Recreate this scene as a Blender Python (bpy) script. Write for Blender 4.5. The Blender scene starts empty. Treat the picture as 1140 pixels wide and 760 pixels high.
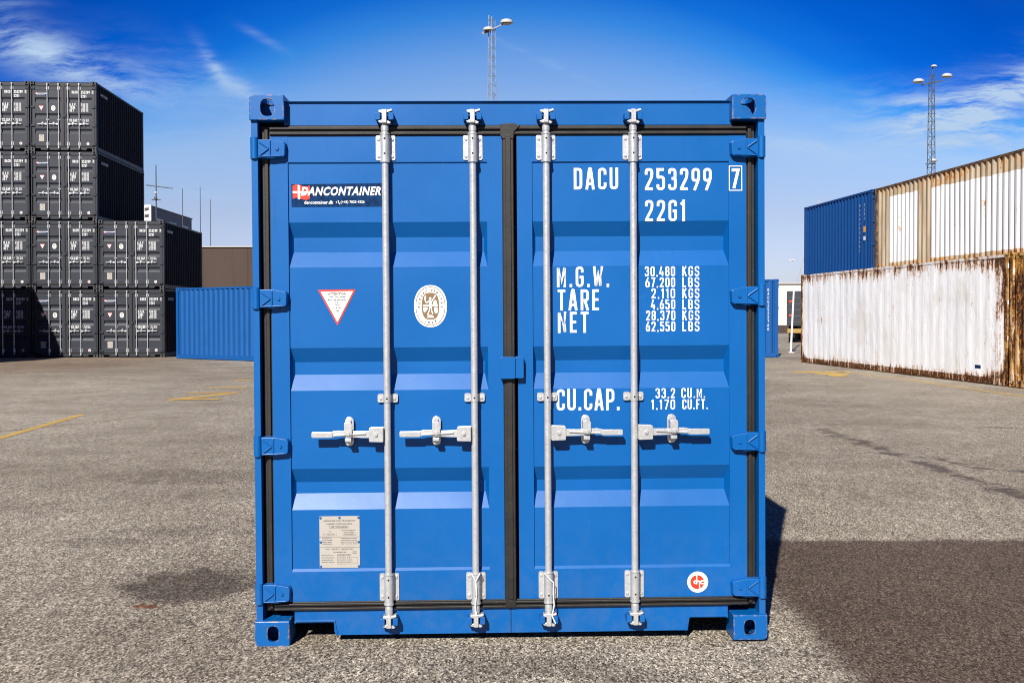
import bpy, bmesh, math, random
from mathutils import Vector, Matrix
random.seed(7)
R = math.radians
scn = bpy.context.scene
COL = scn.collection

# ------------------------------------------------------------------ camera
cam = bpy.data.cameras.new("camera")
cam.sensor_width = 36.0
cam.lens = 36.0 * 1171.61 / 1140.0
cam.shift_y = -6.989 / 1140.0
cam.clip_start = 0.05
cam.clip_end = 3000
co = bpy.data.objects.new("camera", cam)
COL.objects.link(co)
co.matrix_world = Matrix.Translation((0, 0, 1.5557)) @ Matrix.Rotation(R(90) - 0.01844, 4, 'X') @ Matrix.Rotation(-0.00121, 4, 'Z')
scn.camera = co

# ------------------------------------------------------------------ light
SUN = Vector((-0.294, -1.0, 0.757)).normalized()
ELEV = math.asin(SUN.z)
sl = bpy.data.lights.new("sun", 'SUN')
sl.energy = 4.6
sl.angle = R(0.53)
sl.color = (1.0, 0.955, 0.88)
so = bpy.data.objects.new("sun", sl)
COL.objects.link(so)
so.rotation_euler = (-SUN).to_track_quat('-Z', 'Y').to_euler()
scn.view_settings.view_transform = 'Standard'
scn.view_settings.look = 'None'
scn.view_settings.exposure = 0.92
scn.view_settings.gamma = 1
scn.cycles.filter_width = 1.05
scn.view_settings.use_curve_mapping = False


# ------------------------------------------------------------------ node helper
class NT:
    def __init__(s, nt):
        s.t = nt
        s.n = nt.nodes
        s.l = nt.links

    def new(s, typ, **kw):
        n = s.n.new(typ)
        for k, v in kw.items():
            setattr(n, k, v)
        return n

    def put(s, sock, v):
        if v is None:
            return
        if isinstance(v, (int, float)):
            sock.default_value = v
        elif isinstance(v, (tuple, list)):
            if len(sock.default_value) == 4 and len(v) == 3:
                v = (*v, 1)
            sock.default_value = v
        else:
            s.l.new(v, sock)

    def math(s, op, a, b=None, c=None, clamp=False):
        n = s.new('ShaderNodeMath', operation=op)
        n.use_clamp = clamp
        s.put(n.inputs[0], a)
        s.put(n.inputs[1], b)
        s.put(n.inputs[2], c)
        return n.outputs[0]

    def mix(s, f, a, b, typ='MIX'):
        n = s.new('ShaderNodeMix', data_type='RGBA', blend_type=typ)
        s.put(n.inputs[0], f)
        s.put(n.inputs[6], a)
        s.put(n.inputs[7], b)
        return n.outputs[2]

    def coords(s, kind='Object'):
        return s.new('ShaderNodeTexCoord').outputs[kind]

    def sep(s, v):
        n = s.new('ShaderNodeSeparateXYZ')
        s.l.new(v, n.inputs[0])
        return n.outputs

    def comb(s, x, y, z):
        n = s.new('ShaderNodeCombineXYZ')
        s.put(n.inputs[0], x)
        s.put(n.inputs[1], y)
        s.put(n.inputs[2], z)
        return n.outputs[0]

    def mapping(s, v, scale=(1, 1, 1), rot=(0, 0, 0), loc=(0, 0, 0)):
        n = s.new('ShaderNodeMapping')
        s.l.new(v, n.inputs[0])
        n.inputs['Location'].default_value = loc
        n.inputs['Rotation'].default_value = rot
        n.inputs['Scale'].default_value = scale
        return n.outputs[0]

    def noise(s, v, scale, detail=3, rough=0.5, dist=0.0, out=0):
        n = s.new('ShaderNodeTexNoise')
        s.l.new(v, n.inputs['Vector'])
        n.inputs['Scale'].default_value = scale
        n.inputs['Detail'].default_value = detail
        n.inputs['Roughness'].default_value = rough
        n.inputs['Distortion'].default_value = dist
        return n.outputs[out]

    def voro(s, v, scale, feature='F1', out='Color'):
        n = s.new('ShaderNodeTexVoronoi', feature=feature)
        s.l.new(v, n.inputs['Vector'])
        n.inputs['Scale'].default_value = scale
        return n.outputs[out]

    def ramp(s, f, pts, interp='LINEAR'):
        n = s.new('ShaderNodeValToRGB')
        n.color_ramp.interpolation = interp
        e = n.color_ramp.elements
        while len(e) < len(pts):
            e.new(0.5)
        for i, (p, c) in enumerate(pts):
            e[i].position = p
            if isinstance(c, (int, float)):
                c = (c, c, c)
            e[i].color = (*c, 1)
        s.put(n.inputs[0], f)
        return n.outputs[0]

    def step(s, v, a, b):
        """0 at a, 1 at b, smooth"""
        n = s.new('ShaderNodeMapRange', interpolation_type='SMOOTHSTEP')
        s.put(n.inputs[0], v)
        if a < b:
            n.inputs[1].default_value, n.inputs[2].default_value = a, b
            n.inputs[3].default_value, n.inputs[4].default_value = 0, 1
        else:
            n.inputs[1].default_value, n.inputs[2].default_value = b, a
            n.inputs[3].default_value, n.inputs[4].default_value = 1, 0
        return n.outputs[0]

    def bump(s, h, dist=0.01, strength=1.0, normal=None):
        n = s.new('ShaderNodeBump')
        n.inputs['Strength'].default_value = strength
        n.inputs['Distance'].default_value = dist
        s.l.new(h, n.inputs['Height'])
        if normal is not None:
            s.l.new(normal, n.inputs['Normal'])
        return n.outputs[0]


def material(name, base=(0.5, 0.5, 0.5), rough=0.5, metal=0.0, spec=0.5, fn=None):
    m = bpy.data.materials.new(name)
    m.use_nodes = True
    b = m.node_tree.nodes['Principled BSDF']
    b.inputs['Base Color'].default_value = (*base, 1)
    b.inputs['Roughness'].default_value = rough
    b.inputs['Metallic'].default_value = metal
    b.inputs['Specular IOR Level'].default_value = spec
    if fn:
        t = NT(m.node_tree)
        r = fn(t)
        for k, v in r.items():
            t.put(b.inputs[k], v)
    return m


# ------------------------------------------------------------------ sky
w = bpy.data.worlds.new("World")
scn.world = w
w.use_nodes = True
T = NT(w.node_tree)
bg = w.node_tree.nodes['Background']
sky = T.new('ShaderNodeTexSky', sky_type='NISHITA')
sky.sun_disc = False
sky.sun_elevation = ELEV
sky.sun_rotation = math.atan2(SUN.x, SUN.y)
sky.altitude = 0
sky.air_density = 1.0
sky.dust_density = 0.6
sky.ozone_density = 2.5
gen = T.coords('Generated')
x_, y_, z_ = T.sep(gen)
hl = T.math('SQRT', T.math('ADD', T.math('MULTIPLY', x_, x_), T.math('MULTIPLY', y_, y_)))
el = T.math('DIVIDE', z_, T.math('MAXIMUM', hl, 0.05))              # tan of elevation
ysafe = T.math('MAXIMUM', T.math('ABSOLUTE', y_), 0.05)
az = T.math('DIVIDE', x_, ysafe)
elv = T.math('DIVIDE', z_, ysafe)
# polarised deep blue high up and away to both sides, pale towards the horizon
deep = T.math('ADD', el, T.math('MULTIPLY', T.math('MINIMUM', T.math('MULTIPLY', az, az), 0.2), T.step(el, 0.06, 0.24)))
grade = T.ramp(T.math('MULTIPLY', deep, 2.0, clamp=True),
               [(0.0, (0.94, 0.95, 1.36)), (0.06, (0.96, 0.95, 1.33)), (0.20, (0.99, 0.90, 1.12)), (0.40, (0.98, 1.04, 1.27)), (0.49, (0.64, 0.93, 1.34)),
                (0.57, (0.17, 0.70, 1.34)), (0.63, (0.03, 0.47, 1.27)), (0.72, (0.005, 0.33, 1.13)), (0.90, (0.0, 0.24, 0.95)), (1.0, (0.02, 0.24, 0.85))])
skyc = T.mix(1.0, sky.outputs[0], grade, 'MULTIPLY')
# dimming added to the sky behind the camera, cuts fill light and deepens shade
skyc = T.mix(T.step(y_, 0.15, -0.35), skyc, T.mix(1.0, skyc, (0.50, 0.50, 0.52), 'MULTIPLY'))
v2 = T.comb(az, elv, 0.0)


def blob(cx, cy, rx, ry, ang, pw=1.0):
    n = T.mapping(v2, loc=(0, 0, 0))
    dx = T.math('SUBTRACT', az, cx)
    dy = T.math('SUBTRACT', elv, cy)
    c, s = math.cos(ang), math.sin(ang)
    u = T.math('DIVIDE', T.math('ADD', T.math('MULTIPLY', dx, c), T.math('MULTIPLY', dy, s)), rx)
    v = T.math('DIVIDE', T.math('SUBTRACT', T.math('MULTIPLY', dy, c), T.math('MULTIPLY', dx, s)), ry)
    r = T.math('ADD', T.math('MULTIPLY', u, u), T.math('MULTIPLY', v, v))
    return T.math('MULTIPLY', T.math('EXPONENT', T.math('MULTIPLY', r, -1.0)), pw)


warp = T.noise(v2, 6.0, 4, 0.55, 0, 1)
vw = T.new('ShaderNodeVectorMath', operation='ADD')
w.node_tree.links.new(v2, vw.inputs[0])
sc_ = T.new('ShaderNodeVectorMath', operation='SCALE')
w.node_tree.links.new(warp, sc_.inputs[0])
sc_.inputs['Scale'].default_value = 0.06
w.node_tree.links.new(sc_.outputs[0], vw.inputs[1])
vwo = vw.outputs[0]
stL = T.noise(T.mapping(vwo, scale=(5.5, 26, 1), rot=(0, 0, 0.45)), 1.6, 8, 0.66)
stR = T.noise(T.mapping(vwo, scale=(5.0, 30, 1), rot=(0, 0, -0.20)), 1.5, 8, 0.68)
bl = None
for b_ in [blob(-0.455, 0.252, 0.10, 0.021, -0.42, 1.35), blob(-0.36, 0.225, 0.07, 0.018, -0.3, 0.55), blob(-0.283, 0.238, 0.022, 0.006, -1.0, 0.75), blob(-0.252, 0.212, 0.034, 0.008, -0.60, 0.7), blob(-0.235, 0.262, 0.02, 0.004, -0.5, 0.4),
           blob(-0.47, 0.295, 0.03, 0.004, 0.0, 0.25), blob(-0.25, 0.20, 0.10, 0.02, -0.5, 0.35), blob(0.025, 0.243, 0.05, 0.004, -0.42, 0.28)]:
    bl = b_ if bl is None else T.math('ADD', bl, b_)
br = None
for b_ in [blob(0.46, 0.207, 0.11, 0.020, 0.30, 1.7), blob(0.43, 0.178, 0.09, 0.022, -0.15, 1.5), blob(0.28, 0.163, 0.05, 0.009, 0.10, 1.0),
           blob(0.39, 0.158, 0.12, 0.010, 0.12, 0.4), blob(0.50, 0.225, 0.05, 0.010, 0.3, 0.6)]:
    br = b_ if br is None else T.math('ADD', br, b_)
thin = T.math('MULTIPLY', T.step(el, 0.02, 0.10), T.step(el, 0.26, 0.15))
cl = T.math('ADD', T.math('MULTIPLY', bl, T.step(stL, 0.34, 0.62)), T.math('MULTIPLY', br, T.step(stR, 0.36, 0.64)))
cl = T.math('ADD', cl, T.math('MULTIPLY', T.math('MULTIPLY', T.step(stR, 0.52, 0.75), thin), 0.30))
cl = T.math('MULTIPLY', cl, T.step(y_, 0.0, 0.2))
cl = T.math('MULTIPLY', cl, 0.72, clamp=True)
skyc = T.mix(cl, skyc, (4.9, 6.6, 9.0))
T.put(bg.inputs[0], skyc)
bg.inputs[1].default_value = 0.05


# ------------------------------------------------------------------ mesh helper
class MB:
    def __init__(s, ox=0.0):
        s.v = []
        s.f = []
        s.m = []
        s.sm = []
        s.mats = []
        s.ox = ox

    def mi(s, m):
        if m not in s.mats:
            s.mats.append(m)
        return s.mats.index(m)

    def add(s, vs, fs, mat, smooth=False):
        o = len(s.v)
        k = s.mi(mat)
        s.v += [(a - s.ox, b, c) for a, b, c in vs]
        for f in fs:
            s.f.append(tuple(o + i for i in f))
            s.m.append(k)
            s.sm.append(smooth)

    def quad(s, a, b, c, d, mat):
        s.add([a, b, c, d], [(0, 1, 2, 3)], mat)

    def box(s, x0, x1, y0, y1, z0, z1, mat):
        s.add([(x0, y0, z0), (x1, y0, z0), (x1, y1, z0), (x0, y1, z0), (x0, y0, z1), (x1, y0, z1), (x1, y1, z1), (x0, y1, z1)],
              [(0, 3, 2, 1), (4, 5, 6, 7), (0, 1, 5, 4), (1, 2, 6, 5), (2, 3, 7, 6), (3, 0, 4, 7)], mat)

    def prism(s, poly, y0, y1, mat, back=None):
        """poly: (x,z) counter-clockwise seen from -y, extruded y0 (front) .. y1 (back)"""
        n = len(poly)
        bk = back or poly
        s.add([(x, y0, z) for x, z in poly] + [(x, y1, z) for x, z in bk],
              [tuple(range(n)), tuple(reversed(range(n, 2 * n)))] + [((i + 1) % n, i, n + i, n + (i + 1) % n) for i in range(n)], mat)

    def hull_beam(s, a, b, wa, ha, wb, hb, mat):
        """box-section beam from a to b; w across (horizontal), h the other way"""
        a = Vector(a)
        b = Vector(b)
        d = (b - a).normalized()
        up = Vector((0, 0, 1)) if abs(d.z) < 0.95 else Vector((0, 1, 0))
        sx = d.cross(up).normalized()
        sz = sx.cross(d).normalized()
        vs = []
        for p, w_, h_ in ((a, wa, ha), (b, wb, hb)):
            for i, j in ((-1, -1), (1, -1), (1, 1), (-1, 1)):
                vs.append(tuple(p + sx * w_ / 2 * i + sz * h_ / 2 * j))
        s.add(vs, [(3, 2, 1, 0), (4, 5, 6, 7), (0, 1, 5, 4), (1, 2, 6, 5), (2, 3, 7, 6), (3, 0, 4, 7)], mat)

    def cyl(s, a, b, r0, r1, mat, n=12, caps=True):
        a = Vector(a)
        b = Vector(b)
        d = (b - a).normalized()
        up = Vector((0, 0, 1)) if abs(d.z) < 0.95 else Vector((1, 0, 0))
        u = d.cross(up).normalized()
        v = d.cross(u).normalized()
        A = [tuple(a + (u * math.cos(t) + v * math.sin(t)) * r0) for t in [2 * math.pi * i / n for i in range(n)]]
        B = [tuple(b + (u * math.cos(t) + v * math.sin(t)) * r1) for t in [2 * math.pi * i / n for i in range(n)]]
        s.add(A + B, [(i, (i + 1) % n, n + (i + 1) % n, n + i) for i in range(n)], mat, True)
        if caps:
            s.add(A, [tuple(reversed(range(n)))], mat)
            s.add(B, [tuple(range(n))], mat)

    def dome(s, c, rx, ry, rz, mat, n=16, k=8, z0=-1.0):
        vs = []
        fs = []
        for j in range(k + 1):
            t = math.asin(max(-1, z0)) + (math.pi / 2 - math.asin(max(-1, z0))) * j / k
            for i in range(n):
                p = 2 * math.pi * i / n
                vs.append((c[0] + rx * math.cos(t) * math.cos(p), c[1] + ry * math.cos(t) * math.sin(p), c[2] + rz * math.sin(t)))
        for j in range(k):
            for i in range(n):
                fs.append((j * n + i, j * n + (i + 1) % n, (j + 1) * n + (i + 1) % n, (j + 1) * n + i))
        s.add(vs, fs, mat, True)
        s.add(vs[:n], [tuple(reversed(range(n)))], mat)

    def mesh(s, name, merge=False):
        me = bpy.data.meshes.new(name)
        me.from_pydata(s.v, [], s.f)
        for m in s.mats:
            me.materials.append(m)
        me.polygons.foreach_set('material_index', s.m)
        me.polygons.foreach_set('use_smooth', s.sm)
        me.update()
        if merge:
            bm = bmesh.new()
            bm.from_mesh(me)
            bmesh.ops.remove_doubles(bm, verts=bm.verts, dist=1e-5)
            bm.to_mesh(me)
            bm.free()
        return me

    def build(s, name, parent=None, bevel=0.0, label=None):
        o = bpy.data.objects.new(name, s.mesh(name, False))
        COL.objects.link(o)
        if parent is not None:
            o.parent = parent
        if bevel:
            b = o.modifiers.new('bevel', 'BEVEL')
            b.width = bevel
            b.segments = 2
            b.limit_method = 'ANGLE'
            b.angle_limit = R(50)
            b.harden_normals = False
        if label:
            o['label'] = label
        return o


def tag(o, label=None, cat=None, group=None, kind=None):
    if label:
        o['label'] = label
    if cat:
        o['category'] = cat
    if group:
        o['group'] = group
    if kind:
        o['kind'] = kind
    return o


def empty(name, loc=(0, 0, 0), rz=0.0):
    o = bpy.data.objects.new(name, None)
    o.location = loc
    o.rotation_euler = (0, 0, rz)
    o.empty_display_size = 0.3
    COL.objects.link(o)
    return o


def copy_tree(o, parent=None):
    c = o.copy()
    COL.objects.link(c)
    c.parent = parent
    for ch in list(o.children):
        copy_tree(ch, c)
    return c


def rrect(x0, x1, z0, z1, r, n=4):
    pts = []
    for cx, cz, a0 in ((x1 - r, z0 + r, -90), (x1 - r, z1 - r, 0), (x0 + r, z1 - r, 90), (x0 + r, z0 + r, 180)):
        for i in range(n + 1):
            a = R(a0 + 90 * i / n)
            pts.append((cx + r * math.cos(a), cz + r * math.sin(a)))
    return pts


# ------------------------------------------------------------------ lettering
XL, XR, YB, YT = 0.07, 0.38, 0.07, 0.93
MD = (XL + XR) / 2


def P(*pts, r=0.15, closed=False):
    return (list(pts), r, closed)


GL = {
    'D': (0.45, [P((XL, YB), (XL, YT), (XR, YT), (XR, YB), closed=True, r=(0, 0, .15, .15))]),
    'O': (0.45, [P((XL, YB), (XL, YT), (XR, YT), (XR, YB), closed=True)]),
    '0': (0.45, [P((XL, YB), (XL, YT), (XR, YT), (XR, YB), closed=True)]),
    'A': (0.47, [P((0.05, 0), (.20, .96), (.26, .96), (0.41, 0), r=0.03), P((.11, .27), (.35, .27))]),
    'C': (0.44, [P((XR, .68), (XR, YT), (XL, YT), (XL, YB), (XR, YB), (XR, .32))]),
    'G': (0.45, [P((XR, .70), (XR, YT), (XL, YT), (XL, YB), (XR, YB), (XR, .48), (MD, .48), r=(0, .15, .15, .15, .15, 0, 0))]),
    'U': (0.45, [P((XL, 1), (XL, YB), (XR, YB), (XR, 1))]),
    'M': (0.52, [P((XL, 0), (XL, .94), (.26, .26), (.45, .94), (.45, 0), r=0)]),
    'W': (0.56, [P((.05, 1), (.155, .05), (.28, .72), (.405, .05), (.51, 1), r=0)]),
    'T': (0.42, [P((0, YT), (.42, YT)), P((.21, .93), (.21, 0))]),
    'R': (0.45, [P((XL, 0), (XL, YT), (XR, YT), (XR, .47), (XL, .47), r=(0, 0, .15, .15, 0)), P((.24, .45), (.39, 0))]),
    'P': (0.43, [P((XL, 0), (XL, YT), (XR, YT), (XR, .43), (XL, .43), r=(0, 0, .15, .15, 0))]),
    'E': (0.40, [P((.37, YT), (XL, YT), (XL, YB), (.37, YB), r=0), P((XL, .51), (.34, .51))]),
    'F': (0.39, [P((.37, YT), (XL, YT), (XL, 0), r=0), P((XL, .50), (.33, .50))]),
    'L': (0.38, [P((XL, 1), (XL, YB), (.36, YB), r=0)]),
    'N': (0.46, [P((XL, 0), (XL, .97), (.39, .03), (.39, 1), r=0)]),
    'K': (0.46, [P((XL, 0), (XL, 1)), P((.39, 1), (XL, .42)), P((.19, .58), (.40, 0))]),
    'S': (0.44, [P((XR, .72), (XR, YT), (XL, YT), (XL, .53), (XR, .47), (XR, YB), (XL, YB), (XL, .28))]),
    'B': (0.45, [P((XL, YB), (XL, YT), (.36, YT), (.36, .52), (XL, .52), r=(0, 0, .14, .14, 0)),
                 P((XL, YB), (XR, YB), (XR, .52), (XL, .52), r=(0, .14, .14, 0))]),
    '1': (0.30, [P((.18, 0), (.18, 1)), P((.18, .91), (.03, .78))]),
    '2': (0.45, [P((XL, .70), (XL, YT), (XR, YT), (XR, .60), (XL, .09)), P((0.0, YB), (.43, YB))]),
    '3': (0.45, [P((XL, .74), (XL, YT), (.37, YT), (.37, .53), (.18, .53), r=(0, .15, .15, .15, 0)),
                 P((.18, .53), (XR, .53), (XR, YB), (XL, YB), (XL, .27))]),
    '4': (0.47, [P((.24, 1), (.05, .27), (.45, .27), r=0), P((.34, .52), (.34, 0))]),
    '5': (0.45, [P((.40, YT), (XL, YT), (XL, .58), (XR, .60), (XR, YB), (XL, YB), (XL, .27), r=(0, 0, .02, .15, .15, .15, 0))]),
    '6': (0.45, [P((XL, .45), (XL, YB), (XR, YB), (XR, .56), (XL, .56), closed=True, r=(0, .15, .15, .15, .1)), P((XL + .01, .42), (.10, .58), (.30, 1))]),
    '7': (0.43, [P((0.02, YT), (.38, YT), (.14, 0), r=0)]),
    '8': (0.45, [P((XL, .53), (XL, YB), (XR, YB), (XR, .53), closed=True, r=.14), P((.08, .53), (.08, YT), (.37, YT), (.37, .53), closed=True, r=.14)]),
    '9': (0.45, [P((XL, .44), (XL, YT), (XR, YT), (XR, .44), closed=True, r=(.1, .15, .15, .1)), P((XR - .01, .58), (.35, .42), (.15, 0))]),
    '.': (0.16, [P((.08, 0), (.08, .15))]),
    ',': (0.17, [P((.10, .13), (.07, -.04))]),
    ' ': (0.62, []),
}


def rounded(pts, r, closed):
    n = len(pts)
    rs = r if isinstance(r, tuple) else (r,) * n
    out = []
    for i, p in enumerate(pts):
        if (not closed and i in (0, n - 1)) or rs[i] <= 0.001:
            out.append(Vector(p))
            continue
        p = Vector(p)
        a = Vector(pts[(i - 1) % n]) - p
        b = Vector(pts[(i + 1) % n]) - p
        la, lb = a.length, b.length
        a.normalize()
        b.normalize()
        t = min(rs[i], la * 0.5, lb * 0.5)
        for k in range(6):
            u = k / 5
            out.append((p + a * t) * (1 - u) ** 2 + p * 2 * u * (1 - u) + (p + b * t) * u ** 2)
    return out


def ribbon(pts, wd, closed):
    n = len(pts)
    L, Rr = [], []
    for i in range(n):
        if closed or 0 < i < n - 1:
            d0 = (pts[i] - pts[(i - 1) % n])
            d1 = (pts[(i + 1) % n] - pts[i])
            if d0.length < 1e-6:
                d0 = d1
            if d1.length < 1e-6:
                d1 = d0
            d0 = d0.normalized()
            d1 = d1.normalized()
            n0 = Vector((-d0.y, d0.x))
            n1 = Vector((-d1.y, d1.x))
            m = n0 + n1
            if m.length < 0.3:
                m = n0
            m.normalize()
            k = 1 / max(0.45, m.dot(n0))
        else:
            d = (pts[1] - pts[0]) if i == 0 else (pts[-1] - pts[-2])
            d = d.normalized()
            m = Vector((-d.y, d.x))
            k = 1
        L.append(pts[i] + m * wd / 2 * k)
        Rr.append(pts[i] - m * wd / 2 * k)
    return L, Rr


def stencil(mb, s, x0, ztop, h, width, y, mat, wd=0.122, gap=0.185):
    tot = sum(GL[c][0] for c in s) + gap * (len(s) - 1)
    sx = width / tot
    cx = 0
    lay = 0
    for c in s:
        w_, strokes = GL[c]
        for pts, r, closed in strokes:
            # keep the stroke width even although the glyph is squeezed
            q = [(p[0] * sx / h, p[1]) for p in pts]
            rr = r
            rp = rounded(q, rr, closed)
            L, Q = ribbon(rp, wd, closed)
            n = len(rp)
            vs = [(x0 + cx * sx + p.x * h, y - lay * 2e-4, ztop - h + p.y * h) for p in L + Q]
            rng = range(n) if closed else range(n - 1)
            mb.add(vs, [(i, (i + 1) % n, n + (i + 1) % n, n + i) for i in rng], mat)
            lay = (lay + 1) % 3
        cx += w_ + gap


def font_mesh(s, bold=0.0, shear=0.0, spacing=1.0):
    c = bpy.data.curves.new('t', 'FONT')
    c.body = s
    c.resolution_u = 3
    c.offset = bold
    c.shear = shear
    c.space_character = spacing
    o = bpy.data.objects.new('t', c)
    COL.objects.link(o)
    bpy.context.view_layer.update()
    me = bpy.data.meshes.new_from_object(o.evaluated_get(bpy.context.evaluated_depsgraph_get()))
    vs = [tuple(v.co) for v in me.vertices]
    fs = [tuple(p.vertices) for p in me.polygons]
    bpy.data.objects.remove(o)
    bpy.data.curves.remove(c)
    bpy.data.meshes.remove(me)
    return vs, fs


def ftext(mb, s, x0, x1, z0, z1, y, mat, bold=0.0, shear=0.0, spacing=1.0):
    vs, fs = font_mesh(s, bold, shear, spacing)
    ax = min(v[0] for v in vs)
    bx = max(v[0] for v in vs)
    az_ = min(v[1] for v in vs)
    bz = max(v[1] for v in vs)
    mb.add([(x0 + (v[0] - ax) / (bx - ax) * (x1 - x0), y, z0 + (v[1] - az_) / (bz - az_) * (z1 - z0)) for v in vs], fs, mat)


def ring(cx, cz, rx, rz, n=40, p=2.0):
    out = []
    for i in range(n):
        a = 2 * math.pi * i / n
        c, s = math.cos(a), math.sin(a)
        out.append((cx + rx * math.copysign(abs(c) ** (2 / p), c), cz + rz * math.copysign(abs(s) ** (2 / p), s)))
    return out


# ------------------------------------------------------------------ materials
def paint_fn(base, dirt=(0.12, 0.08, 0.05), chips=0.0, rough=0.35, var=0.10, grime=0.06, wear=0.0):
    def fn(t):
        o = t.coords()
        n1 = t.noise(o, 1.7, 4, 0.6)
        n2 = t.noise(t.mapping(o, scale=(9, 9, 0.8)), 1.0, 5, 0.65)
        n3 = t.noise(o, 240, 2, 0.5)
        c = t.mix(t.math('MULTIPLY', n1, 1.0), tuple(b * (1 - var) for b in base), tuple(min(1, b * (1 + var)) for b in base))
        c = t.mix(t.math('MULTIPLY', t.step(n2, 0.58, 0.78), grime), c, tuple(b * 0.55 + 0.02 for b in base))
        if wear:
            # rain runs, rubbed pale scuffs and road dust low down
            run = t.step(t.noise(t.mapping(o, scale=(30, 30, 1.3)), 1.0, 5, 0.7), 0.60, 0.74)
            c = t.mix(t.math('MULTIPLY', run, 0.16 * wear), c, tuple(b * 0.35 for b in base))
            scf = t.step(t.noise(t.mapping(o, scale=(1.0, 1.0, 2.2)), 7.0, 7, 0.78, 0.6), 0.64, 0.74)
            c = t.mix(t.math('MULTIPLY', scf, 0.14 * wear), c, (0.05, 0.19, 0.42))
            dz = t.math('MULTIPLY', t.step(t.sep(o)[2], 0.75, 0.0), t.step(t.noise(o, 12, 6, 0.75), 0.38, 0.66))
            c = t.mix(t.math('MULTIPLY', dz, 0.07 * wear), c, (0.20, 0.18, 0.15))
            tiny = t.step(t.noise(o, 85, 2, 0.6), 0.765, 0.78)
            c = t.mix(t.math('MULTIPLY', tiny, 0.7), c, (0.05, 0.03, 0.02))
        sp = t.step(t.noise(o, 55, 3, 0.7), 0.735 - chips, 0.75 - chips)
        c = t.mix(sp, c, dirt)
        rg = t.math('ADD', rough - 0.06, t.math('MULTIPLY', n1, 0.14))
        bh = t.math('ADD', t.math('ADD', t.math('MULTIPLY', t.noise(o, 5, 3, 0.5), 1.0), t.math('MULTIPLY', t.noise(o, 1.3, 2, 0.5), 6.0 if wear else 0.0)), t.math('MULTIPLY', n3, 0.03))
        return {'Base Color': c, 'Roughness': rg, 'Normal': t.bump(bh, 0.003, 0.32 if wear else 0.2)}
    return fn


BLUE = (0.0, 0.080, 0.282)
M = {}
M['blue'] = material('blue_paint', fn=paint_fn(BLUE, dirt=(0.01, 0.05, 0.2), chips=0.0, wear=1.0, var=0.13, grime=0.12, rough=0.37), spec=0.30)
M['blue_worn'] = material('worn_blue_paint', fn=paint_fn(BLUE, dirt=(0.24, 0.13, 0.06), chips=0.075, grime=0.5), spec=0.4)
M['blue_old'] = material('older_blue_paint', fn=paint_fn((0.001, 0.060, 0.22), dirt=(0.2, 0.1, 0.04), chips=0.01, rough=0.5), spec=0.35)
M['blue_deep'] = material('deep_blue_paint', fn=paint_fn((0.001, 0.042, 0.17), dirt=(0.2, 0.1, 0.04), chips=0.01, rough=0.55), spec=0.3)
M['dark'] = material('dark_grey_paint', fn=paint_fn((0.0150, 0.0182, 0.0275), dirt=(0.12, 0.06, 0.03), chips=0.01, rough=0.5), spec=0.35)
M['dark_worn'] = material('worn_dark_grey_paint', fn=paint_fn((0.04, 0.04, 0.045), dirt=(0.16, 0.07, 0.03), chips=0.09, rough=0.6, grime=0.5), spec=0.3)


def edge_wear(m, col=(0.32, 0.19, 0.10), radius=0.007, lo=0.004, hi=0.03):
    t = NT(m.node_tree)
    b = m.node_tree.nodes['Principled BSDF']
    bv = t.new('ShaderNodeBevel')
    bv.samples = 4
    bv.inputs['Radius'].default_value = radius
    geo = t.new('ShaderNodeNewGeometry')
    dt = t.new('ShaderNodeVectorMath', operation='DOT_PRODUCT')
    t.l.new(bv.outputs[0], dt.inputs[0])
    t.l.new(geo.outputs['Normal'], dt.inputs[1])
    e = t.math('SUBTRACT', 1.0, dt.outputs['Value'])
    o = t.coords()
    n = t.noise(o, 28, 5, 0.7)
    k = t.math('MULTIPLY', t.step(e, lo, hi), t.step(n, 0.50, 0.58))
    old = b.inputs['Base Color'].links[0].from_socket
    t.put(b.inputs['Base Color'], t.mix(k, old, col))


edge_wear(M['blue_worn'])


def galv_fn(t):
    o = t.coords()
    v = t.sep(t.voro(o, 160))[0]
    n = t.noise(o, 22, 4, 0.6)
    f = t.math('ADD', t.math('MULTIPLY', v, 0.16), t.math('MULTIPLY', n, 0.84))
    c = t.ramp(f, [(0.2, (0.44, 0.445, 0.45)), (0.5, (0.53, 0.535, 0.54)), (0.8, (0.62, 0.62, 0.62))])
    sp = t.step(t.noise(o, 45, 3, 0.7), 0.68, 0.72)
    c = t.mix(t.math('MULTIPLY', sp, 0.6), c, (0.16, 0.13, 0.10))
    return {'Base Color': c, 'Roughness': t.math('ADD', 0.27, t.math('MULTIPLY', v, 0.12)), 'Normal': t.bump(n, 0.001, 0.25)}


M['galv'] = material('galvanised_steel', metal=0.55, spec=0.5, fn=galv_fn)


def rubber_fn(t):
    o = t.coords()
    n = t.noise(o, 9, 5, 0.6)
    n2 = t.noise(o, 60, 3, 0.6)
    c = t.ramp(n, [(0.3, (0.006, 0.0055, 0.005)), (0.7, (0.017, 0.014, 0.0115))])
    c = t.mix(t.math('MULTIPLY', t.step(n2, 0.6, 0.75), 0.5), c, (0.07, 0.05, 0.035))
    return {'Base Color': c, 'Normal': t.bump(n2, 0.001, 0.5)}


M['rubber'] = material('black_rubber_gasket', rough=0.55, spec=0.4, fn=rubber_fn)
M['black'] = material('black_shadow_steel', (0.006, 0.006, 0.007), 0.8, spec=0.2)


def flatpaint(name, c, rough=0.5, var=0.06):
    def fn(t):
        n = t.noise(t.coords(), 30, 4, 0.6)
        return {'Base Color': t.mix(n, tuple(x * (1 - var) for x in c), tuple(min(1, x * (1 + var)) for x in c))}
    return material(name, c, rough, spec=0.35, fn=fn)


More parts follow.
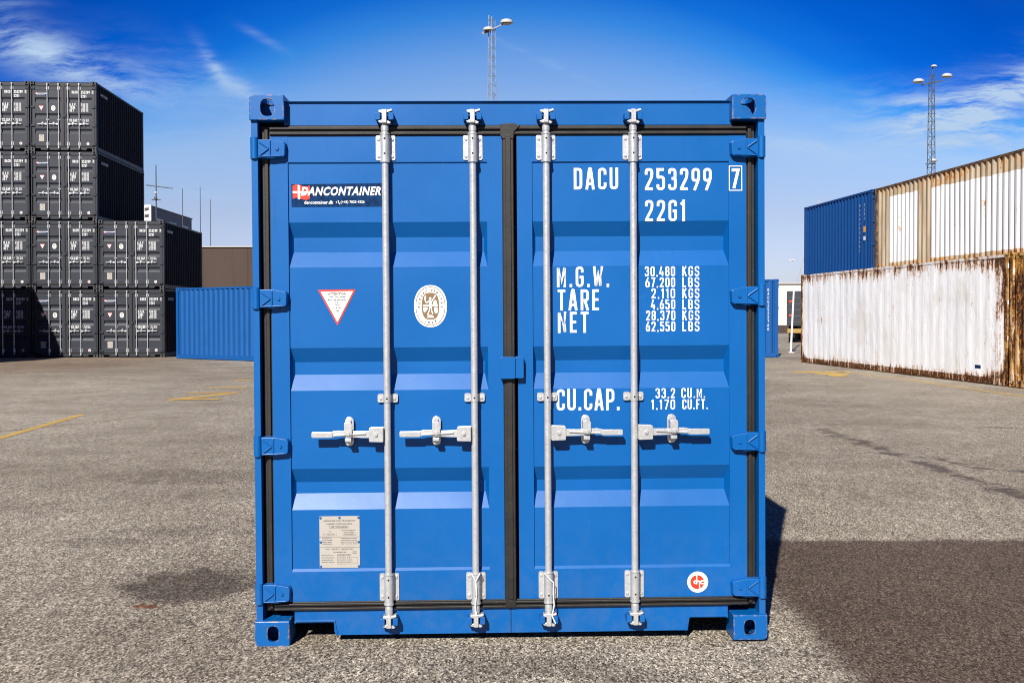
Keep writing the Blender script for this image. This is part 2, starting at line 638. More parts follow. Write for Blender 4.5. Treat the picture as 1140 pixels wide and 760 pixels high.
M['white'] = flatpaint('white_lettering', (0.66, 0.66, 0.65))
M['navy'] = material('navy_sticker', rough=0.55, spec=0.08, fn=lambda t: {'Base Color': t.ramp(t.noise(t.mapping(t.coords(), scale=(2, 1, 1)), 40, 4, 0.7), [(0.35, (0.001, 0.010, 0.035)), (0.6, (0.001, 0.028, 0.105))])})
M['red'] = flatpaint('red_print', (0.72, 0.035, 0.012), 0.4)
M['tan'] = flatpaint('tan_print', (0.17, 0.11, 0.055), 0.4)
M['ink'] = flatpaint('grey_ink', (0.035, 0.035, 0.035), 0.5)
M['plate'] = flatpaint('metal_plate', (0.34, 0.315, 0.28), 0.45)
M['brown'] = flatpaint('brown_print', (0.075, 0.045, 0.02), 0.5)
M['plateblue'] = flatpaint('blue_rivet', (0.02, 0.09, 0.30), 0.4)
M['rustline'] = flatpaint('rusty_seam', (0.012, 0.012, 0.016), 0.9, 0.4)
M['offw'] = flatpaint('scuffed_white_paint', (0.62, 0.62, 0.62), 0.5)


def rust_layers(t, o, base, amount, streak):
    """base colour with rust blots; amount/streak are 0..1 sockets giving how rusty each place is"""
    big = t.noise(o, 2.3, 6, 0.62)
    fine = t.noise(o, 14, 6, 0.7)
    st = t.noise(t.mapping(o, scale=(5.0, 5.0, 0.55)), 1.6, 6, 0.7, 0.3)
    v = t.math('ADD', t.math('ADD', t.math('MULTIPLY', big, 0.30), t.math('MULTIPLY', fine, 0.25)), t.math('MULTIPLY', st, 0.45))
    v = t.math('ADD', t.math('MULTIPLY', t.math('SUBTRACT', v, 0.5), 2.6), t.math('ADD', amount, 0.5))
    halo = t.step(v, 0.60, 0.80)
    core = t.step(v, 0.76, 0.84)
    c = t.mix(t.math('MULTIPLY', halo, 0.75), base, (0.46, 0.205, 0.030))
    rust = t.ramp(fine, [(0.38, (0.006, 0.004, 0.004)), (0.47, (0.030, 0.011, 0.005)), (0.55, (0.13, 0.042, 0.008)), (0.64, (0.36, 0.15, 0.02)), (0.76, (0.50, 0.27, 0.07))])
    c = t.mix(core, c, rust)
    return c, core, fine


def old_white_fn(L, H, side=True):
    def fn(t):
        o = t.coords()
        x, y, z = t.sep(o)
        n = t.noise(o, 1.1, 4, 0.6)
        pan = t.noise(t.mapping(o, scale=(1, 2.2, 0.35)), 1.0, 5, 0.65)
        base = t.ramp(pan, [(0.3, (0.76, 0.76, 0.755)), (0.5, (0.87, 0.87, 0.86)), (0.72, (0.87, 0.86, 0.83))])
        # yellow-ish patch of old paint
        base = t.mix(t.math('MULTIPLY', t.step(n, 0.5, 0.68), 0.28), base, (0.60, 0.52, 0.38))
        top = t.step(z, H - 0.55, H - 0.02)
        bot = t.step(z, 0.42, 0.08)
        e1 = t.step(y, 1.3, 0.0)
        e2 = t.step(y, L - 0.4, L)
        a = t.math('ADD', t.math('SUBTRACT', t.math('MULTIPLY', top, 0.36), 0.075), t.math('MULTIPLY', bot, 0.32))
        a = t.math('ADD', a, t.math('MULTIPLY', e1, 0.30))
        a = t.math('ADD', a, t.math('MULTIPLY', e2, 0.11))
        a = t.math('ADD', a, 0.02)
        c, core, fine = rust_layers(t, o, base, a, None)
        # dark scuffs
        sc = t.step(t.noise(t.mapping(o, scale=(1, 2.4, 1.1)), 3.0, 5, 0.75, 1.0), 0.695, 0.72)
        c = t.mix(t.math('MULTIPLY', sc, 0.55), c, (0.10, 0.07, 0.05))
        dents = t.noise(t.mapping(o, scale=(1, 1.3, 0.8)), 1.2, 4, 0.55)
        h = t.math('ADD', t.math('MULTIPLY', dents, 1.0), t.math('MULTIPLY', fine, 0.05))
        return {'Base Color': c, 'Roughness': t.math('ADD', 0.42, t.math('MULTIPLY', core, 0.45)), 'Normal': t.bump(h, 0.07, 0.45)}
    return fn


M['oldwhite'] = material('rust_streaked_white_paint', spec=0.35, fn=old_white_fn(12.192, 2.896))


def rust_fn(t):
    o = t.coords()
    base = t.ramp(t.noise(o, 1.5, 4, 0.6), [(0.35, (0.62, 0.58, 0.50)), (0.6, (0.46, 0.30, 0.10))])
    c, core, fine = rust_layers(t, o, base, 0.36, None)
    return {'Base Color': c, 'Roughness': t.math('ADD', 0.5, t.math('MULTIPLY', core, 0.4)), 'Normal': t.bump(fine, 0.01, 0.5)}


M['rust'] = material('heavy_rust_over_white_paint', spec=0.25, fn=rust_fn)


def rail_fn(t):
    o = t.coords()
    z = t.sep(o)[2]
    base = (0.68, 0.67, 0.65)
    c, core, fine = rust_layers(t, o, base, t.math('ADD', 0.20, t.math('MULTIPLY', t.step(z, 0.5, 0.0), 0.22)), None)
    return {'Base Color': c, 'Roughness': t.math('ADD', 0.5, t.math('MULTIPLY', core, 0.4)), 'Normal': t.bump(fine, 0.01, 0.5)}


M['rustrail'] = material('rust_spotted_white_rail', spec=0.25, fn=rail_fn)


def beige_fn(L, H):
    def fn(t):
        o = t.coords()
        x, y, z = t.sep(o)
        j = t.math('MULTIPLY', t.math('SUBTRACT', t.noise(o, 3, 3, 0.5), 0.5), 0.10)
        yy = t.math('ADD', y, j)
        zz = t.math('ADD', z, j)
        A = t.step(yy, L - 3.79, L - 3.81)
        B = t.math('MULTIPLY', t.step(yy, L - 1.05, L - 1.07), t.step(yy, L - 2.97, L - 2.95))
        zt = t.math('SUBTRACT', zz, t.math('MULTIPLY', t.math('SUBTRACT', y, L), 0.018))
        wm = t.math('MULTIPLY', t.math('ADD', A, B, clamp=True), t.math('MULTIPLY', t.step(zt, H - 0.35, H - 0.37), t.step(zz, 0.36, 0.38)))
        beige = t.ramp(t.noise(t.mapping(o, scale=(1, 3, 0.4)), 1.5, 5, 0.65), [(0.3, (0.24, 0.18, 0.115)), (0.55, (0.38, 0.31, 0.215)), (0.8, (0.48, 0.41, 0.31))])
        wh = t.ramp(t.noise(t.mapping(o, scale=(1, 3, 0.4)), 1.2, 4, 0.6), [(0.3, (0.56, 0.565, 0.57)), (0.6, (0.68, 0.68, 0.68))])
        base = t.mix(wm, beige, wh)
        a = t.math('ADD', t.math('MULTIPLY', t.step(z, 0.6, 0.1), 0.30), t.math('MULTIPLY', t.step(z, H - 0.7, H - 0.05), 0.16))
        a = t.math('SUBTRACT', a, t.math('MULTIPLY', wm, 0.05))
        c, core, fine = rust_layers(t, o, base, a, None)
        return {'Base Color': c, 'Roughness': t.math('ADD', 0.45, t.math('MULTIPLY', core, 0.4))}
    return fn


M['beige'] = material('beige_paint_with_white_patches', spec=0.3, fn=beige_fn(12.192, 2.896))
M['darkrail'] = material('rusty_brown_rail', spec=0.2, fn=lambda t: {
    'Base Color': t.ramp(t.noise(t.coords(), 6, 6, 0.7), [(0.3, (0.035, 0.022, 0.016)), (0.5, (0.10, 0.055, 0.03)), (0.75, (0.30, 0.20, 0.11))]), 'Roughness': 0.8})

# ------------------------------------------------------------------ container builder
W_ = 2.438
DX = W_ / 2


CAST = {}


def casting(w_, d_, h_, fx, fy, top, hw, hh):
    """hollow steel corner casting with rounded outer edges and its three openings; origin at the outer end of the
    outer side (x runs inwards along fx), cached as plain vertex/face lists"""
    key = (w_, d_, h_, fx, fy, top)
    if key in CAST:
        return CAST[key]

    def solid(bm_fn):
        bm = bmesh.new()
        bm_fn(bm)
        me = bpy.data.meshes.new('c')
        bm.to_mesh(me)
        bm.free()
        o = bpy.data.objects.new('c', me)
        COL.objects.link(o)
        return o

    def box(bm, x0, x1, y0, y1, z0, z1, bev=0.0):
        r = bmesh.ops.create_cube(bm, size=1.0)
        for v in r['verts']:
            v.co = Vector(((x0 + x1) / 2 + v.co.x * (x1 - x0), (y0 + y1) / 2 + v.co.y * (y1 - y0), (z0 + z1) / 2 + v.co.z * (z1 - z0)))
        if bev:
            ed = []
            for e in bm.edges:
                a, b_ = e.verts
                m_ = (a.co + b_.co) / 2
                outer_x = abs(m_.x - (x0 if fx < 0 else x1)) < 1e-6
                outer_z = abs(m_.z - (z1 if top else z0)) < 1e-6
                if outer_x and outer_z:
                    ed.append(e)
            bmesh.ops.bevel(bm, geom=ed, offset=bev, segments=4, affect='EDGES', profile=0.5)
            bmesh.ops.bevel(bm, geom=[e for e in bm.edges if len(e.link_faces) == 2 and e.calc_face_angle() > 1.0], offset=0.004, segments=2, affect='EDGES', profile=0.5)

    def oval(bm, axis, c, a, b_, l):
        n = 20
        ring_ = []
        for sgn in (-1, 1):
            vs = []
            for i in range(n):
                t_ = 2 * math.pi * i / n
                u = a * math.copysign(abs(math.cos(t_)) ** 0.75, math.cos(t_))
                v = b_ * math.copysign(abs(math.sin(t_)) ** 0.75, math.sin(t_))
                p = {'y': (c[0] + u, c[1] + sgn * l, c[2] + v), 'x': (c[0] + sgn * l, c[1] + u, c[2] + v), 'z': (c[0] + u, c[1] + v, c[2] + sgn * l)}[axis]
                vs.append(bm.verts.new(p))
            ring_.append(vs)
        bm.faces.new(ring_[0])
        bm.faces.new(list(reversed(ring_[1])))
        for i in range(n):
            k = (i + 1) % n
            bm.faces.new((ring_[0][k], ring_[0][i], ring_[1][i], ring_[1][k]))
        bmesh.ops.recalc_face_normals(bm, faces=bm.faces)
    base = solid(lambda bm: box(bm, 0, w_, 0, d_, 0, h_, 0.022))
    cuts = [solid(lambda bm: box(bm, 0.02, w_ - 0.02, 0.02, d_ - 0.02, 0.02, h_ - 0.02)),
            solid(lambda bm: oval(bm, 'y', (w_ / 2 + (0.004 if fx < 0 else -0.004), 0 if fy < 0 else d_, h_ / 2), hw / 2, hh / 2, 0.03)),
            solid(lambda bm: oval(bm, 'x', (0 if fx < 0 else w_, d_ / 2, h_ / 2), 0.038, 0.028, 0.03)),
            solid(lambda bm: oval(bm, 'z', (w_ / 2, d_ / 2, h_ if top else 0), 0.03, 0.055, 0.03))]
    for c in cuts:
        m_ = base.modifiers.new('b', 'BOOLEAN')
        m_.operation = 'DIFFERENCE'
        m_.solver = 'EXACT'
        m_.object = c
    bpy.context.view_layer.update()
    me = bpy.data.meshes.new_from_object(base.evaluated_get(bpy.context.evaluated_depsgraph_get()))
    CAST[key] = ([tuple(v.co) for v in me.vertices], [tuple(p.vertices) for p in me.polygons])
    for o in [base] + cuts:
        bpy.data.objects.remove(o)
    return CAST[key]


def corr_strip(pitch, depth, length):
    """profile along the wall: list of (s, d) with d the inward depth"""
    n = max(1, round(length / pitch))
    p = length / n
    out = []
    fr = (0.27, 0.24, 0.25, 0.24)
    s = 0.0
    for i in range(n):
        out += [(s, depth), (s + fr[2] / 2 * p, depth), (s + (fr[2] / 2 + fr[1]) * p, 0), (s + (fr[2] / 2 + fr[1] + fr[0]) * p, 0), (s + (fr[2] / 2 + fr[1] + fr[0] + fr[3]) * p, depth)]
        s += p
    out.append((length, depth))
    return out


def make_container(pal, L=6.058, H=2.591, lettered=True, pitch=0.278, depth=0.036, bev=0.0, badge=False):
    S = H / 2.591
    mp, mw, mside = pal['paint'], pal['worn'], pal.get('side', pal['paint'])
    mrail = pal.get('rail', mp)
    mpost = pal.get('post', mp)
    mtop = pal.get('top', mrail)
    galv, rub = pal.get('galv', M['galv']), M['rubber']
    root = empty('shipping_container')
    fz = lambda z: z * S

    # --- frame: posts, header, sill, rails, floor
    b = MB(DX)
    zt0, zt1 = 0.118, H - 0.118
    for sx in (-1, 1):
        X = lambda a: a if sx < 0 else W_ - a
        xs = sorted((X(0.008), X(0.038)))
        b.box(xs[0], xs[1], 0.018, 0.16, zt0, zt1, mpost)                       # outer web of the rear post
        xs = sorted((X(0.038), X(0.088)))
        b.box(xs[0], xs[1], 0.115, 0.16, zt0, zt1, M['black'] if pal.get('deep', True) else mpost)  # inner web coloured black, standing for the shade in the door gap
        xs = sorted((X(0.004), X(0.12)))
        b.box(xs[0], xs[1], L - 0.13, L - 0.004, zt0, zt1, mpost)               # front post
        xs = sorted((X(0.006), X(0.066)))
        b.box(xs[0], xs[1], 0.164, L - 0.164, H - 0.075, H - 0.012, mtop)       # top rail
        b.box(xs[0], xs[1], 0.164, L - 0.164, 0.02, 0.165, mrail)               # bottom rail
    # header with lip
    b.box(0.155, W_ - 0.155, 0.060, 0.16, fz(2.457), H - 0.024, mp)
    b.box(0.155, W_ - 0.155, 0.046, 0.16, H - 0.0237, H - 0.0210, mp)
    # sill with fork pockets
    z0, z1, zp = 0.034, 0.152, 0.094
    b.prism([(0.180, zp), (0.366, zp), (0.374, z0), (W_ - 0.374, z0), (W_ - 0.366, zp), (W_ - 0.180, zp), (W_ - 0.180, z1), (0.180, z1)], 0.058, 0.075, mp)
    b.box(0.168, W_ - 0.168, 0.052, 0.16, z1 + 0.0005, z1 + 0.006, mp)
    b.box(0.372, W_ - 0.372, 0.0752, 0.5, z0 + 0.002, z0 + 0.008, mp)
    for xa, xb in ((0.366, 0.376), (W_ - 0.376, W_ - 0.366)):
        b.box(xa, xb, 0.0752, 0.30, z0 + 0.009, zp, mp)
    b.prism([(0.18, zp), (0.188, zp), (0.188, zp + 0.005), (0.366, zp + 0.005), (0.378, z0), (0.386, z0), (0.372, zp + 0.013), (0.18, zp + 0.013)], 0.052, 0.058, mp)
    b.prism([(W_ - x, z) for x, z in reversed([(0.18, zp), (0.188, zp), (0.188, zp + 0.005), (0.366, zp + 0.005), (0.378, z0), (0.386, z0), (0.372, zp + 0.013), (0.18, zp + 0.013)])], 0.052, 0.058, mp)
    b.box(1.2105, 1.2145, 0.056, 0.058, z0, z1, M['rustline'])
    # front header and sill
    b.box(0.12, W_ - 0.12, L - 0.09, L - 0.02, H - 0.12, H - 0.014, mtop)
    b.box(0.12, W_ - 0.12, L - 0.09, L - 0.02, 0.02, 0.16, mrail)
    # floor and cross members
    b.box(0.07, W_ - 0.07, 0.17, L - 0.10, 0.13, 0.158, M['black'])
    nx = int(L / 0.6)
    for i in range(nx):
        y = 0.5 + (L - 0.8) * i / max(1, nx - 1)
        b.box(0.067, W_ - 0.067, y - 0.02, y + 0.02, 0.025, 0.129, M['black'])
    b.build('frame', root, bevel=bev * 0.8)

    # --- castings
    for fy, ya, yb in ((-1, 0.0, 0.162), (1, L - 0.162, L)):
        for fx in (-1, 1):
            xa, xb = (0.0, 0.152) if fx < 0 else (W_ - 0.152, W_)
            for top in (0, 1):
                if not top and fy < 0:
                    xa, xb = (0.003, 0.166) if fx < 0 else (W_ - 0.166, W_ - 0.003)
                za, zb = (H - 0.118, H) if top else (0.0, 0.120)
                cv, cf = casting(round(xb - xa, 4), 0.162, round(zb - za, 4), fx, fy, top, 0.068 if top else 0.054, 0.082 if top else 0.076)
                c = MB(DX)
                c.add([(v[0] + xa, v[1] + ya, v[2] + za) for v in cv], cf, mw)
                c.build('corner_casting', root)

    # --- sides
    prof = corr_strip(pitch, depth, L - 0.16 - 0.13)
    for sx in (-1, 1):
        c = MB(DX)
        vs = []
        zc = [0.1655, 0.19, H - 0.10, H - 0.0755]
        fs = []
        for s, d in prof:
            for z in (zc[0], zc[3]):
                xx = 0.012 + d
                vs.append((xx if sx < 0 else W_ - xx, 0.16 + s, z))
        for i in range(len(prof) - 1):
            fs.append((2 * i, 2 * i + 1, 2 * i + 3, 2 * i + 2))
        c.add(vs, fs, mside)
        sp = c.build('side_panel', root)
        if badge:
            k = MB(DX)
            xx = 0.0105 if sx < 0 else W_ - 0.0105
            vs_, fs_ = font_mesh('DANCONTAINER', 0.02, 0.3)
            bx = max(v[0] for v in vs_)
            sgn = -1 if sx < 0 else 1
            y_s = 1.35 if sx < 0 else 0.55
            k.add([(xx, y_s + sgn * v[0] / bx * 0.8, H - 0.42 + v[1] * 0.14) for v in vs_], fs_, M['white'])
            k.build('side_lettering', sp)
    # --- far end wall
    c = MB(DX)
    pr = corr_strip(0.28, 0.04, W_ - 0.24)
    vs = []
    for s, d in pr:
        for z in (0.161, H - 0.121):
            vs.append((0.12 + s, L - 0.025 - d, z))
    c.add(vs, [(2 * i, 2 * i + 1, 2 * i + 3, 2 * i + 2) for i in range(len(pr) - 1)], mside)
    c.build('end_wall', root)
    # --- roof
    c = MB(DX)
    pr = corr_strip(0.21, 0.018, L - 0.16 - 0.09)
    vs = []
    for s, d in pr:
        for x in (0.066, W_ - 0.066):
            vs.append((x, 0.16 + s, H - 0.016 - d))
    c.add(vs, [(2 * i, 2 * i + 1, 2 * i + 3, 2 * i + 2) for i in range(len(pr) - 1)], pal.get('roof', mp))
    c.build('roof', root)

    # --- doors
    YF, YS = 0.052, 0.061
    doors = []
    for side in (-1, 1):
        mir = (lambda x: x) if side < 0 else (lambda x: W_ - x)

        def srt(a, b_):
            return tuple(sorted((mir(a), mir(b_))))
        d = MB(DX)
        # stiles (outer .088-.171, inner 1.112-1.184) and rails
        xo0, xo1 = srt(0.088, 0.171)
        xi0, xi1 = srt(1.112, 1.184)
        d.box(xo0, xo1, YF, 0.115, fz(0.198), fz(2.406), mp)
        d.box(xi0, xi1, YF, 0.115, fz(0.198), fz(2.406), mp)
        px0, px1 = srt(0.171, 1.112)
        d.box(px0, px1, YF + 0.0008, 0.10, fz(2.283), fz(2.406), mp)
        d.box(px0, px1, YF + 0.0008, 0.10, fz(0.198), fz(0.340), mp)
        d.quad((px0, YF + 0.0008, fz(0.340)), (px1, YF + 0.0008, fz(0.340)), (px1, YS + 0.0003, fz(0.353)), (px0, YS + 0.0003, fz(0.353)), mp)
        d.quad((px0, YS + 0.0003, fz(2.276)), (px1, YS + 0.0003, fz(2.276)), (px1, YF + 0.0008, fz(2.283)), (px0, YF + 0.0008, fz(2.283)), mp)
        e = 0.017
        rec = [(2.000, 1.930, 1.860, 1.787), (1.405, 1.336, 1.276, 1.202), (0.830, 0.761, 0.707, 0.634)]
        zprev = 2.283
        yd = YS + 0.0385
        for a, bq, c_, dd in rec:
            a, bq, c_, dd = a, bq, c_, dd
            d.quad((px0, YS, fz(a)), (px1, YS, fz(a)), (px1, YS, fz(zprev)), (px0, YS, fz(zprev)), mp)
            d.quad((px0 + e, yd, fz(bq)), (px1 - e, yd, fz(bq)), (px1, YS, fz(a)), (px0, YS, fz(a)), mp)
            d.quad((px0 + e, yd, fz(c_)), (px1 - e, yd, fz(c_)), (px1 - e, yd, fz(bq)), (px0 + e, yd, fz(bq)), mp)
            d.quad((px0, YS, fz(dd)), (px1, YS, fz(dd)), (px1 - e, yd, fz(c_)), (px0 + e, yd, fz(c_)), mp)
            d.quad((px0, YS, fz(dd)), (px0 + e, yd, fz(c_)), (px0 + e, yd, fz(bq)), (px0, YS, fz(a)), mp)
            d.quad((px1, YS, fz(a)), (px1 - e, yd, fz(bq)), (px1 - e, yd, fz(c_)), (px1, YS, fz(dd)), mp)
            zprev = dd
        d.quad((px0, YS, fz(0.34)), (px1, YS, fz(0.34)), (px1, YS, fz(zprev)), (px0, YS, fz(zprev)), mp)
        door = d.build('door', root)
        doors.append(door)

        # gasket: frame of ribbed rubber round the leaf
        g = MB(DX)
        for (a0, a1, q0, q1) in ((0.045, 0.0875, 0.155, 2.455),):
            a, b2 = srt(a0, a1)
            g.box(a, b2, 0.062, 0.10, fz(q0), fz(q1), rub)
            m_ = mir(0.071)
            g.box(m_ - 0.009, m_ + 0.009, 0.050, 0.062, fz(q0 + 0.01), fz(q1 - 0.01), rub)
        a, b2 = srt(0.0875, 1.2115 if side > 0 else 1.2113)
        for (q0, q1) in ((2.407, 2.455), (0.155, 0.197)):
            g.box(a, b2, 0.052, 0.095, fz(q0), fz(q1), rub)
            w3 = (q1 - q0)
            for f0, f1 in ((0.08, 0.36), (0.58, 0.86)):
                g.prism([(a, fz(q0 + w3 * f0)), (b2, fz(q0 + w3 * f0)), (b2, fz(q0 + w3 * f1)), (a, fz(q0 + w3 * f1))], 0.040, 0.052, rub)
        if side < 0:
            g.box(1.1845, 1.2415, 0.056, 0.095, fz(0.1975), fz(2.4065), rub)
            g.prism(rrect(1.188, 1.238, fz(0.158), fz(2.42), 0.008), 0.0385, 0.056, rub)
            g.box(1.200, 1.226, 0.033, 0.040, fz(0.20), fz(2.41), rub)
            g.prism([(1.176, fz(2.405)), (1.187, fz(2.388)), (1.240, fz(2.388)), (1.242, fz(2.42)), (1.272, fz(2.452)), (1.235, fz(2.462)), (1.176, fz(2.459))], 0.034, 0.040, rub)
        g.build('gasket', door, bevel=bev * 1.5)

        # hinges
        for zc in (2.345, 1.642, 0.946, 0.247):
            h = MB(DX)
            zc = fz(zc)

            def pz(l):
                q = [(mir(x), zc + z) for x, z in l]
                return q if side < 0 else q[::-1]
            h.cyl((mir(0.022), 0.022, zc - 0.050), (mir(0.022), 0.022, zc + 0.050), 0.019, 0.019, mp, 14)
            h.prism(pz([(0.030, -0.044), (0.10, -0.047), (0.155, -0.040), (0.163, -0.032), (0.165, 0.020), (0.158, 0.029), (0.10, 0.040), (0.030, 0.040)]), 0.018, 0.056, mp,
                    pz([(0.026, -0.047), (0.10, -0.050), (0.160, -0.043), (0.168, -0.034), (0.170, 0.022), (0.162, 0.032), (0.10, 0.043), (0.026, 0.043)]))
            for z_a, z_b in (((-0.036), -0.002), ((0.030), -0.002)):
                h.hull_beam((mir(0.044), 0.015, zc + z_a), (mir(0.090), 0.015, zc + z_b), 0.008, 0.006, 0.008, 0.006, mp)
            h.box(*srt(0.092, 0.099), 0.012, 0.018, zc - 0.042, zc + 0.036, mp)
            h.hull_beam((mir(0.044), 0.015, zc - 0.040), (mir(0.150), 0.015, zc - 0.036), 0.006, 0.005, 0.006, 0.005, mp)
            h.cyl((mir(0.128), 0.018, zc - 0.004), (mir(0.128), 0.012, zc - 0.004), 0.009, 0.007, mp, 10)
            h.build('hinge', door, bevel=bev)

        # locking bars
        for xr in (0.6335, 1.046):
            x = mir(xr)
            xo = 1 if side < 0 else -1
            yr = 0.020
            r = MB(DX)
            n = 14
            segs = [(0.075, 0.012), (0.135, 0.0125), (0.150, 0.019), (0.170, 0.019), (0.185, 0.0165), (2.42, 0.0165), (2.425, 0.019), (2.445, 0.019), (2.455, 0.0125), (2.52, 0.012)]
            for (za, ra), (zb, rb) in zip(segs, segs[1:]):
                r.cyl((x, yr, fz(za)), (x, yr, fz(zb)), ra, rb, galv, n, caps=False)
            rod = r.build('locking_bar', door)
            # bearing brackets top and bottom
            for q0, q1 in ((2.286, 2.408), (0.196, 0.330)):
                k = MB(DX)
                q0, q1 = fz(q0), fz(q1)
                for a0, a1 in ((-0.046, -0.020), (0.020, 0.046)):
                    k.prism(rrect(x + a0, x + a1, q0 + 0.004, q1, 0.008), 0.047, 0.054, galv)
                    for zz in (q0 + 0.024, (q0 + q1) / 2, q1 - 0.018):
                        if abs(zz - (q0 + q1) / 2) < 0.01:
                            continue
                        xc = x + (a0 + a1) / 2
                        k.cyl((xc, 0.047, zz), (xc, 0.041, zz), 0.008, 0.006, galv, 8)
                k.box(x - 0.021, x - 0.017, 0.020, 0.0465, q0, q1, galv)
                k.box(x + 0.017, x + 0.021, 0.020, 0.0465, q0, q1, galv)
                k.cyl((x, yr, q0 - 0.004), (x, yr, q1), 0.0215, 0.0215, galv, 16)
                k.cyl((x, yr, q0 - 0.010), (x, yr, q0 - 0.002), 0.024, 0.024, galv, 16)
                k.cyl((x, yr, q1 - 0.002), (x, yr, q1 + 0.005), 0.024, 0.024, galv, 16)
                for zz in (q0 + 0.030, q1 - 0.022):
                    k.cyl((x, yr - 0.0200, zz), (x, yr - 0.0222, zz), 0.0045, 0.0045, M['black'], 8)
                k.build('bar_bracket', door, bevel=0)
            # cams
            for q0, q1, up in ((2.458, 2.520, 1), (0.082, 0.140, -1)):
                k = MB(DX)
                q0, q1 = fz(q0), fz(q1)
                zc = (q0 + q1) / 2
                k.prism(rrect(x - 0.011, x + 0.011, q0, q1, 0.004), -0.012, 0.040, galv)
                k.prism([(x - 0.028, q1 - 0.011), (x - 0.010, q1 - 0.018), (x + 0.010, q1 - 0.016), (x + 0.024, q1 - 0.010), (x + 0.037, q1 - 0.006), (x + 0.035, q1 + 0.003), (x + 0.012, q1 - 0.002), (x - 0.010, q1 - 0.001), (x - 0.027, q1 - 0.003)], -0.006, 0.040, galv)
                k.prism([(x - 0.022, q0 + 0.001), (x + 0.024, q0 - 0.004), (x + 0.031, q0 + 0.004), (x + 0.010, q0 + 0.014), (x - 0.012, q0 + 0.015), (x - 0.031, q0 + 0.009)], -0.002, 0.036, galv)
                k.build('cam_lock', door, bevel=bev * 0.8)
                for a0, a1 in ((-0.043, -0.019), (0.019, 0.043)):
                    k = MB(DX)
                    k.prism(rrect(x + a0, x + a1, zc - 0.017, zc + 0.017, 0.005), -0.008, 0.060, mp)
                    k.build('cam_keeper', root, bevel=bev * 0.8)
            # mid clip
            k = MB(DX)
            zc = fz(1.165)
            for a0, a1 in ((-0.048, -0.018), (0.018, 0.048)):
                k.prism(rrect(x + a0, x + a1, zc - 0.020, zc + 0.020, 0.008), 0.046, 0.056, galv)
                xc = x + (a0 + a1) / 2
                k.cyl((xc, 0.046, zc - 0.002), (xc, 0.040, zc - 0.002), 0.008, 0.006, galv, 8)
            k.box(x - 0.0185, x - 0.0165, 0.020, 0.0465, zc - 0.019, zc + 0.019, galv)
            k.box(x + 0.0165, x + 0.0185, 0.020, 0.0465, zc - 0.019, zc + 0.019, galv)
            k.cyl((x, yr, zc - 0.019), (x, yr, zc + 0.019), 0.0185, 0.0185, galv, 14)
            k.cyl((x, yr - 0.0175, zc), (x, yr - 0.0192, zc), 0.0045, 0.0045, M['black'], 8)
            k.build('bar_clip', door)
            # handle (points to the hinge side on the left leaf's both bars: outward)
            sg = -1 if side < 0 else 1
            zc = fz(0.998)
            k = MB(DX)

            def hx(dist):
                return x + sg * dist

            def hp(l):
                q = [(hx(u), zc + v) for u, v in l]
                return q[::-1] if sg < 0 else q
            k.prism(hp([(0.018, -0.036), (0.080, -0.034), (0.084, -0.030), (0.084, 0.028), (0.080, 0.032), (0.018, 0.034)]), -0.016, -0.008, galv)
            k.prism(hp([(0.018, -0.036), (0.080, -0.034), (0.080, 0.032), (0.018, 0.034)]), 0.018, 0.026, galv)
            k.prism(hp([(0.016, -0.034), (0.030, -0.034), (0.030, 0.032), (0.016, 0.032)]), -0.0078, 0.0178, galv)
            k.cyl((hx(0.052), -0.016, zc), (hx(0.052), -0.024, zc), 0.010, 0.008, galv, 10)
            k.prism(hp([(0.045, -0.018), (0.15, -0.014), (0.235, -0.006), (0.262, -0.014), (0.350, -0.012), (0.350, 0.013), (0.262, 0.014), (0.235, 0.020), (0.15, 0.016), (0.045, 0.018)]), -0.0075, 0.0075, galv)
            k.prism(rrect(min(hx(0.256), hx(0.354)), max(hx(0.256), hx(0.354)), zc - 0.013, zc + 0.014, 0.006), -0.012, -0.0078, galv)
            k.hull_beam((hx(0.10), -0.012, zc + 0.006), (hx(0.25), -0.012, zc - 0.002), 0.006, 0.008, 0.008, 0.010, galv)
            k.build('handle', door, bevel=bev * 0.8)
            k = MB(DX)
            xc = hx(0.182)
            k.prism(rrect(xc - 0.021, xc + 0.021, zc - 0.058, zc + 0.079, 0.020), 0.040, 0.0545, galv)
            k.prism(rrect(xc - 0.017, xc + 0.020, zc - 0.004, zc + 0.060, 0.012), -0.024, -0.014, galv)
            k.box(xc - 0.017, xc - 0.010, -0.0138, 0.040, zc + 0.020, zc + 0.058, galv)
            k.box(xc - 0.014, xc + 0.016, -0.020, 0.040, zc - 0.032, zc - 0.016, galv)
            k.cyl((xc + 0.002, 0.040, zc + 0.062), (xc + 0.002, 0.030, zc + 0.062), 0.009, 0.008, galv, 8)
            k.cyl((xc + 0.002, -0.024, zc + 0.006), (xc + 0.002, -0.030, zc + 0.006), 0.011, 0.008, galv, 8)
            k.cyl((xc + 0.002, 0.040, zc - 0.043), (xc + 0.002, 0.032, zc - 0.043), 0.009, 0.008, galv, 8)
            k.build('handle_catch', door, bevel=bev * 0.8)

    # customs catch box on the centre gasket
    k = MB(DX)
    k.prism(rrect(1.168, 1.2375, fz(1.254), fz(1.357), 0.008), 0.006, 0.054, mp)
    k.prism(rrect(1.238, 1.280, fz(1.256), fz(1.359), 0.008), 0.012, 0.054, mp)
    k.box(1.232, 1.240, 0.003, 0.006, fz(1.256), fz(1.355), mp)
    k.build('seal_box', doors[1], bevel=bev)

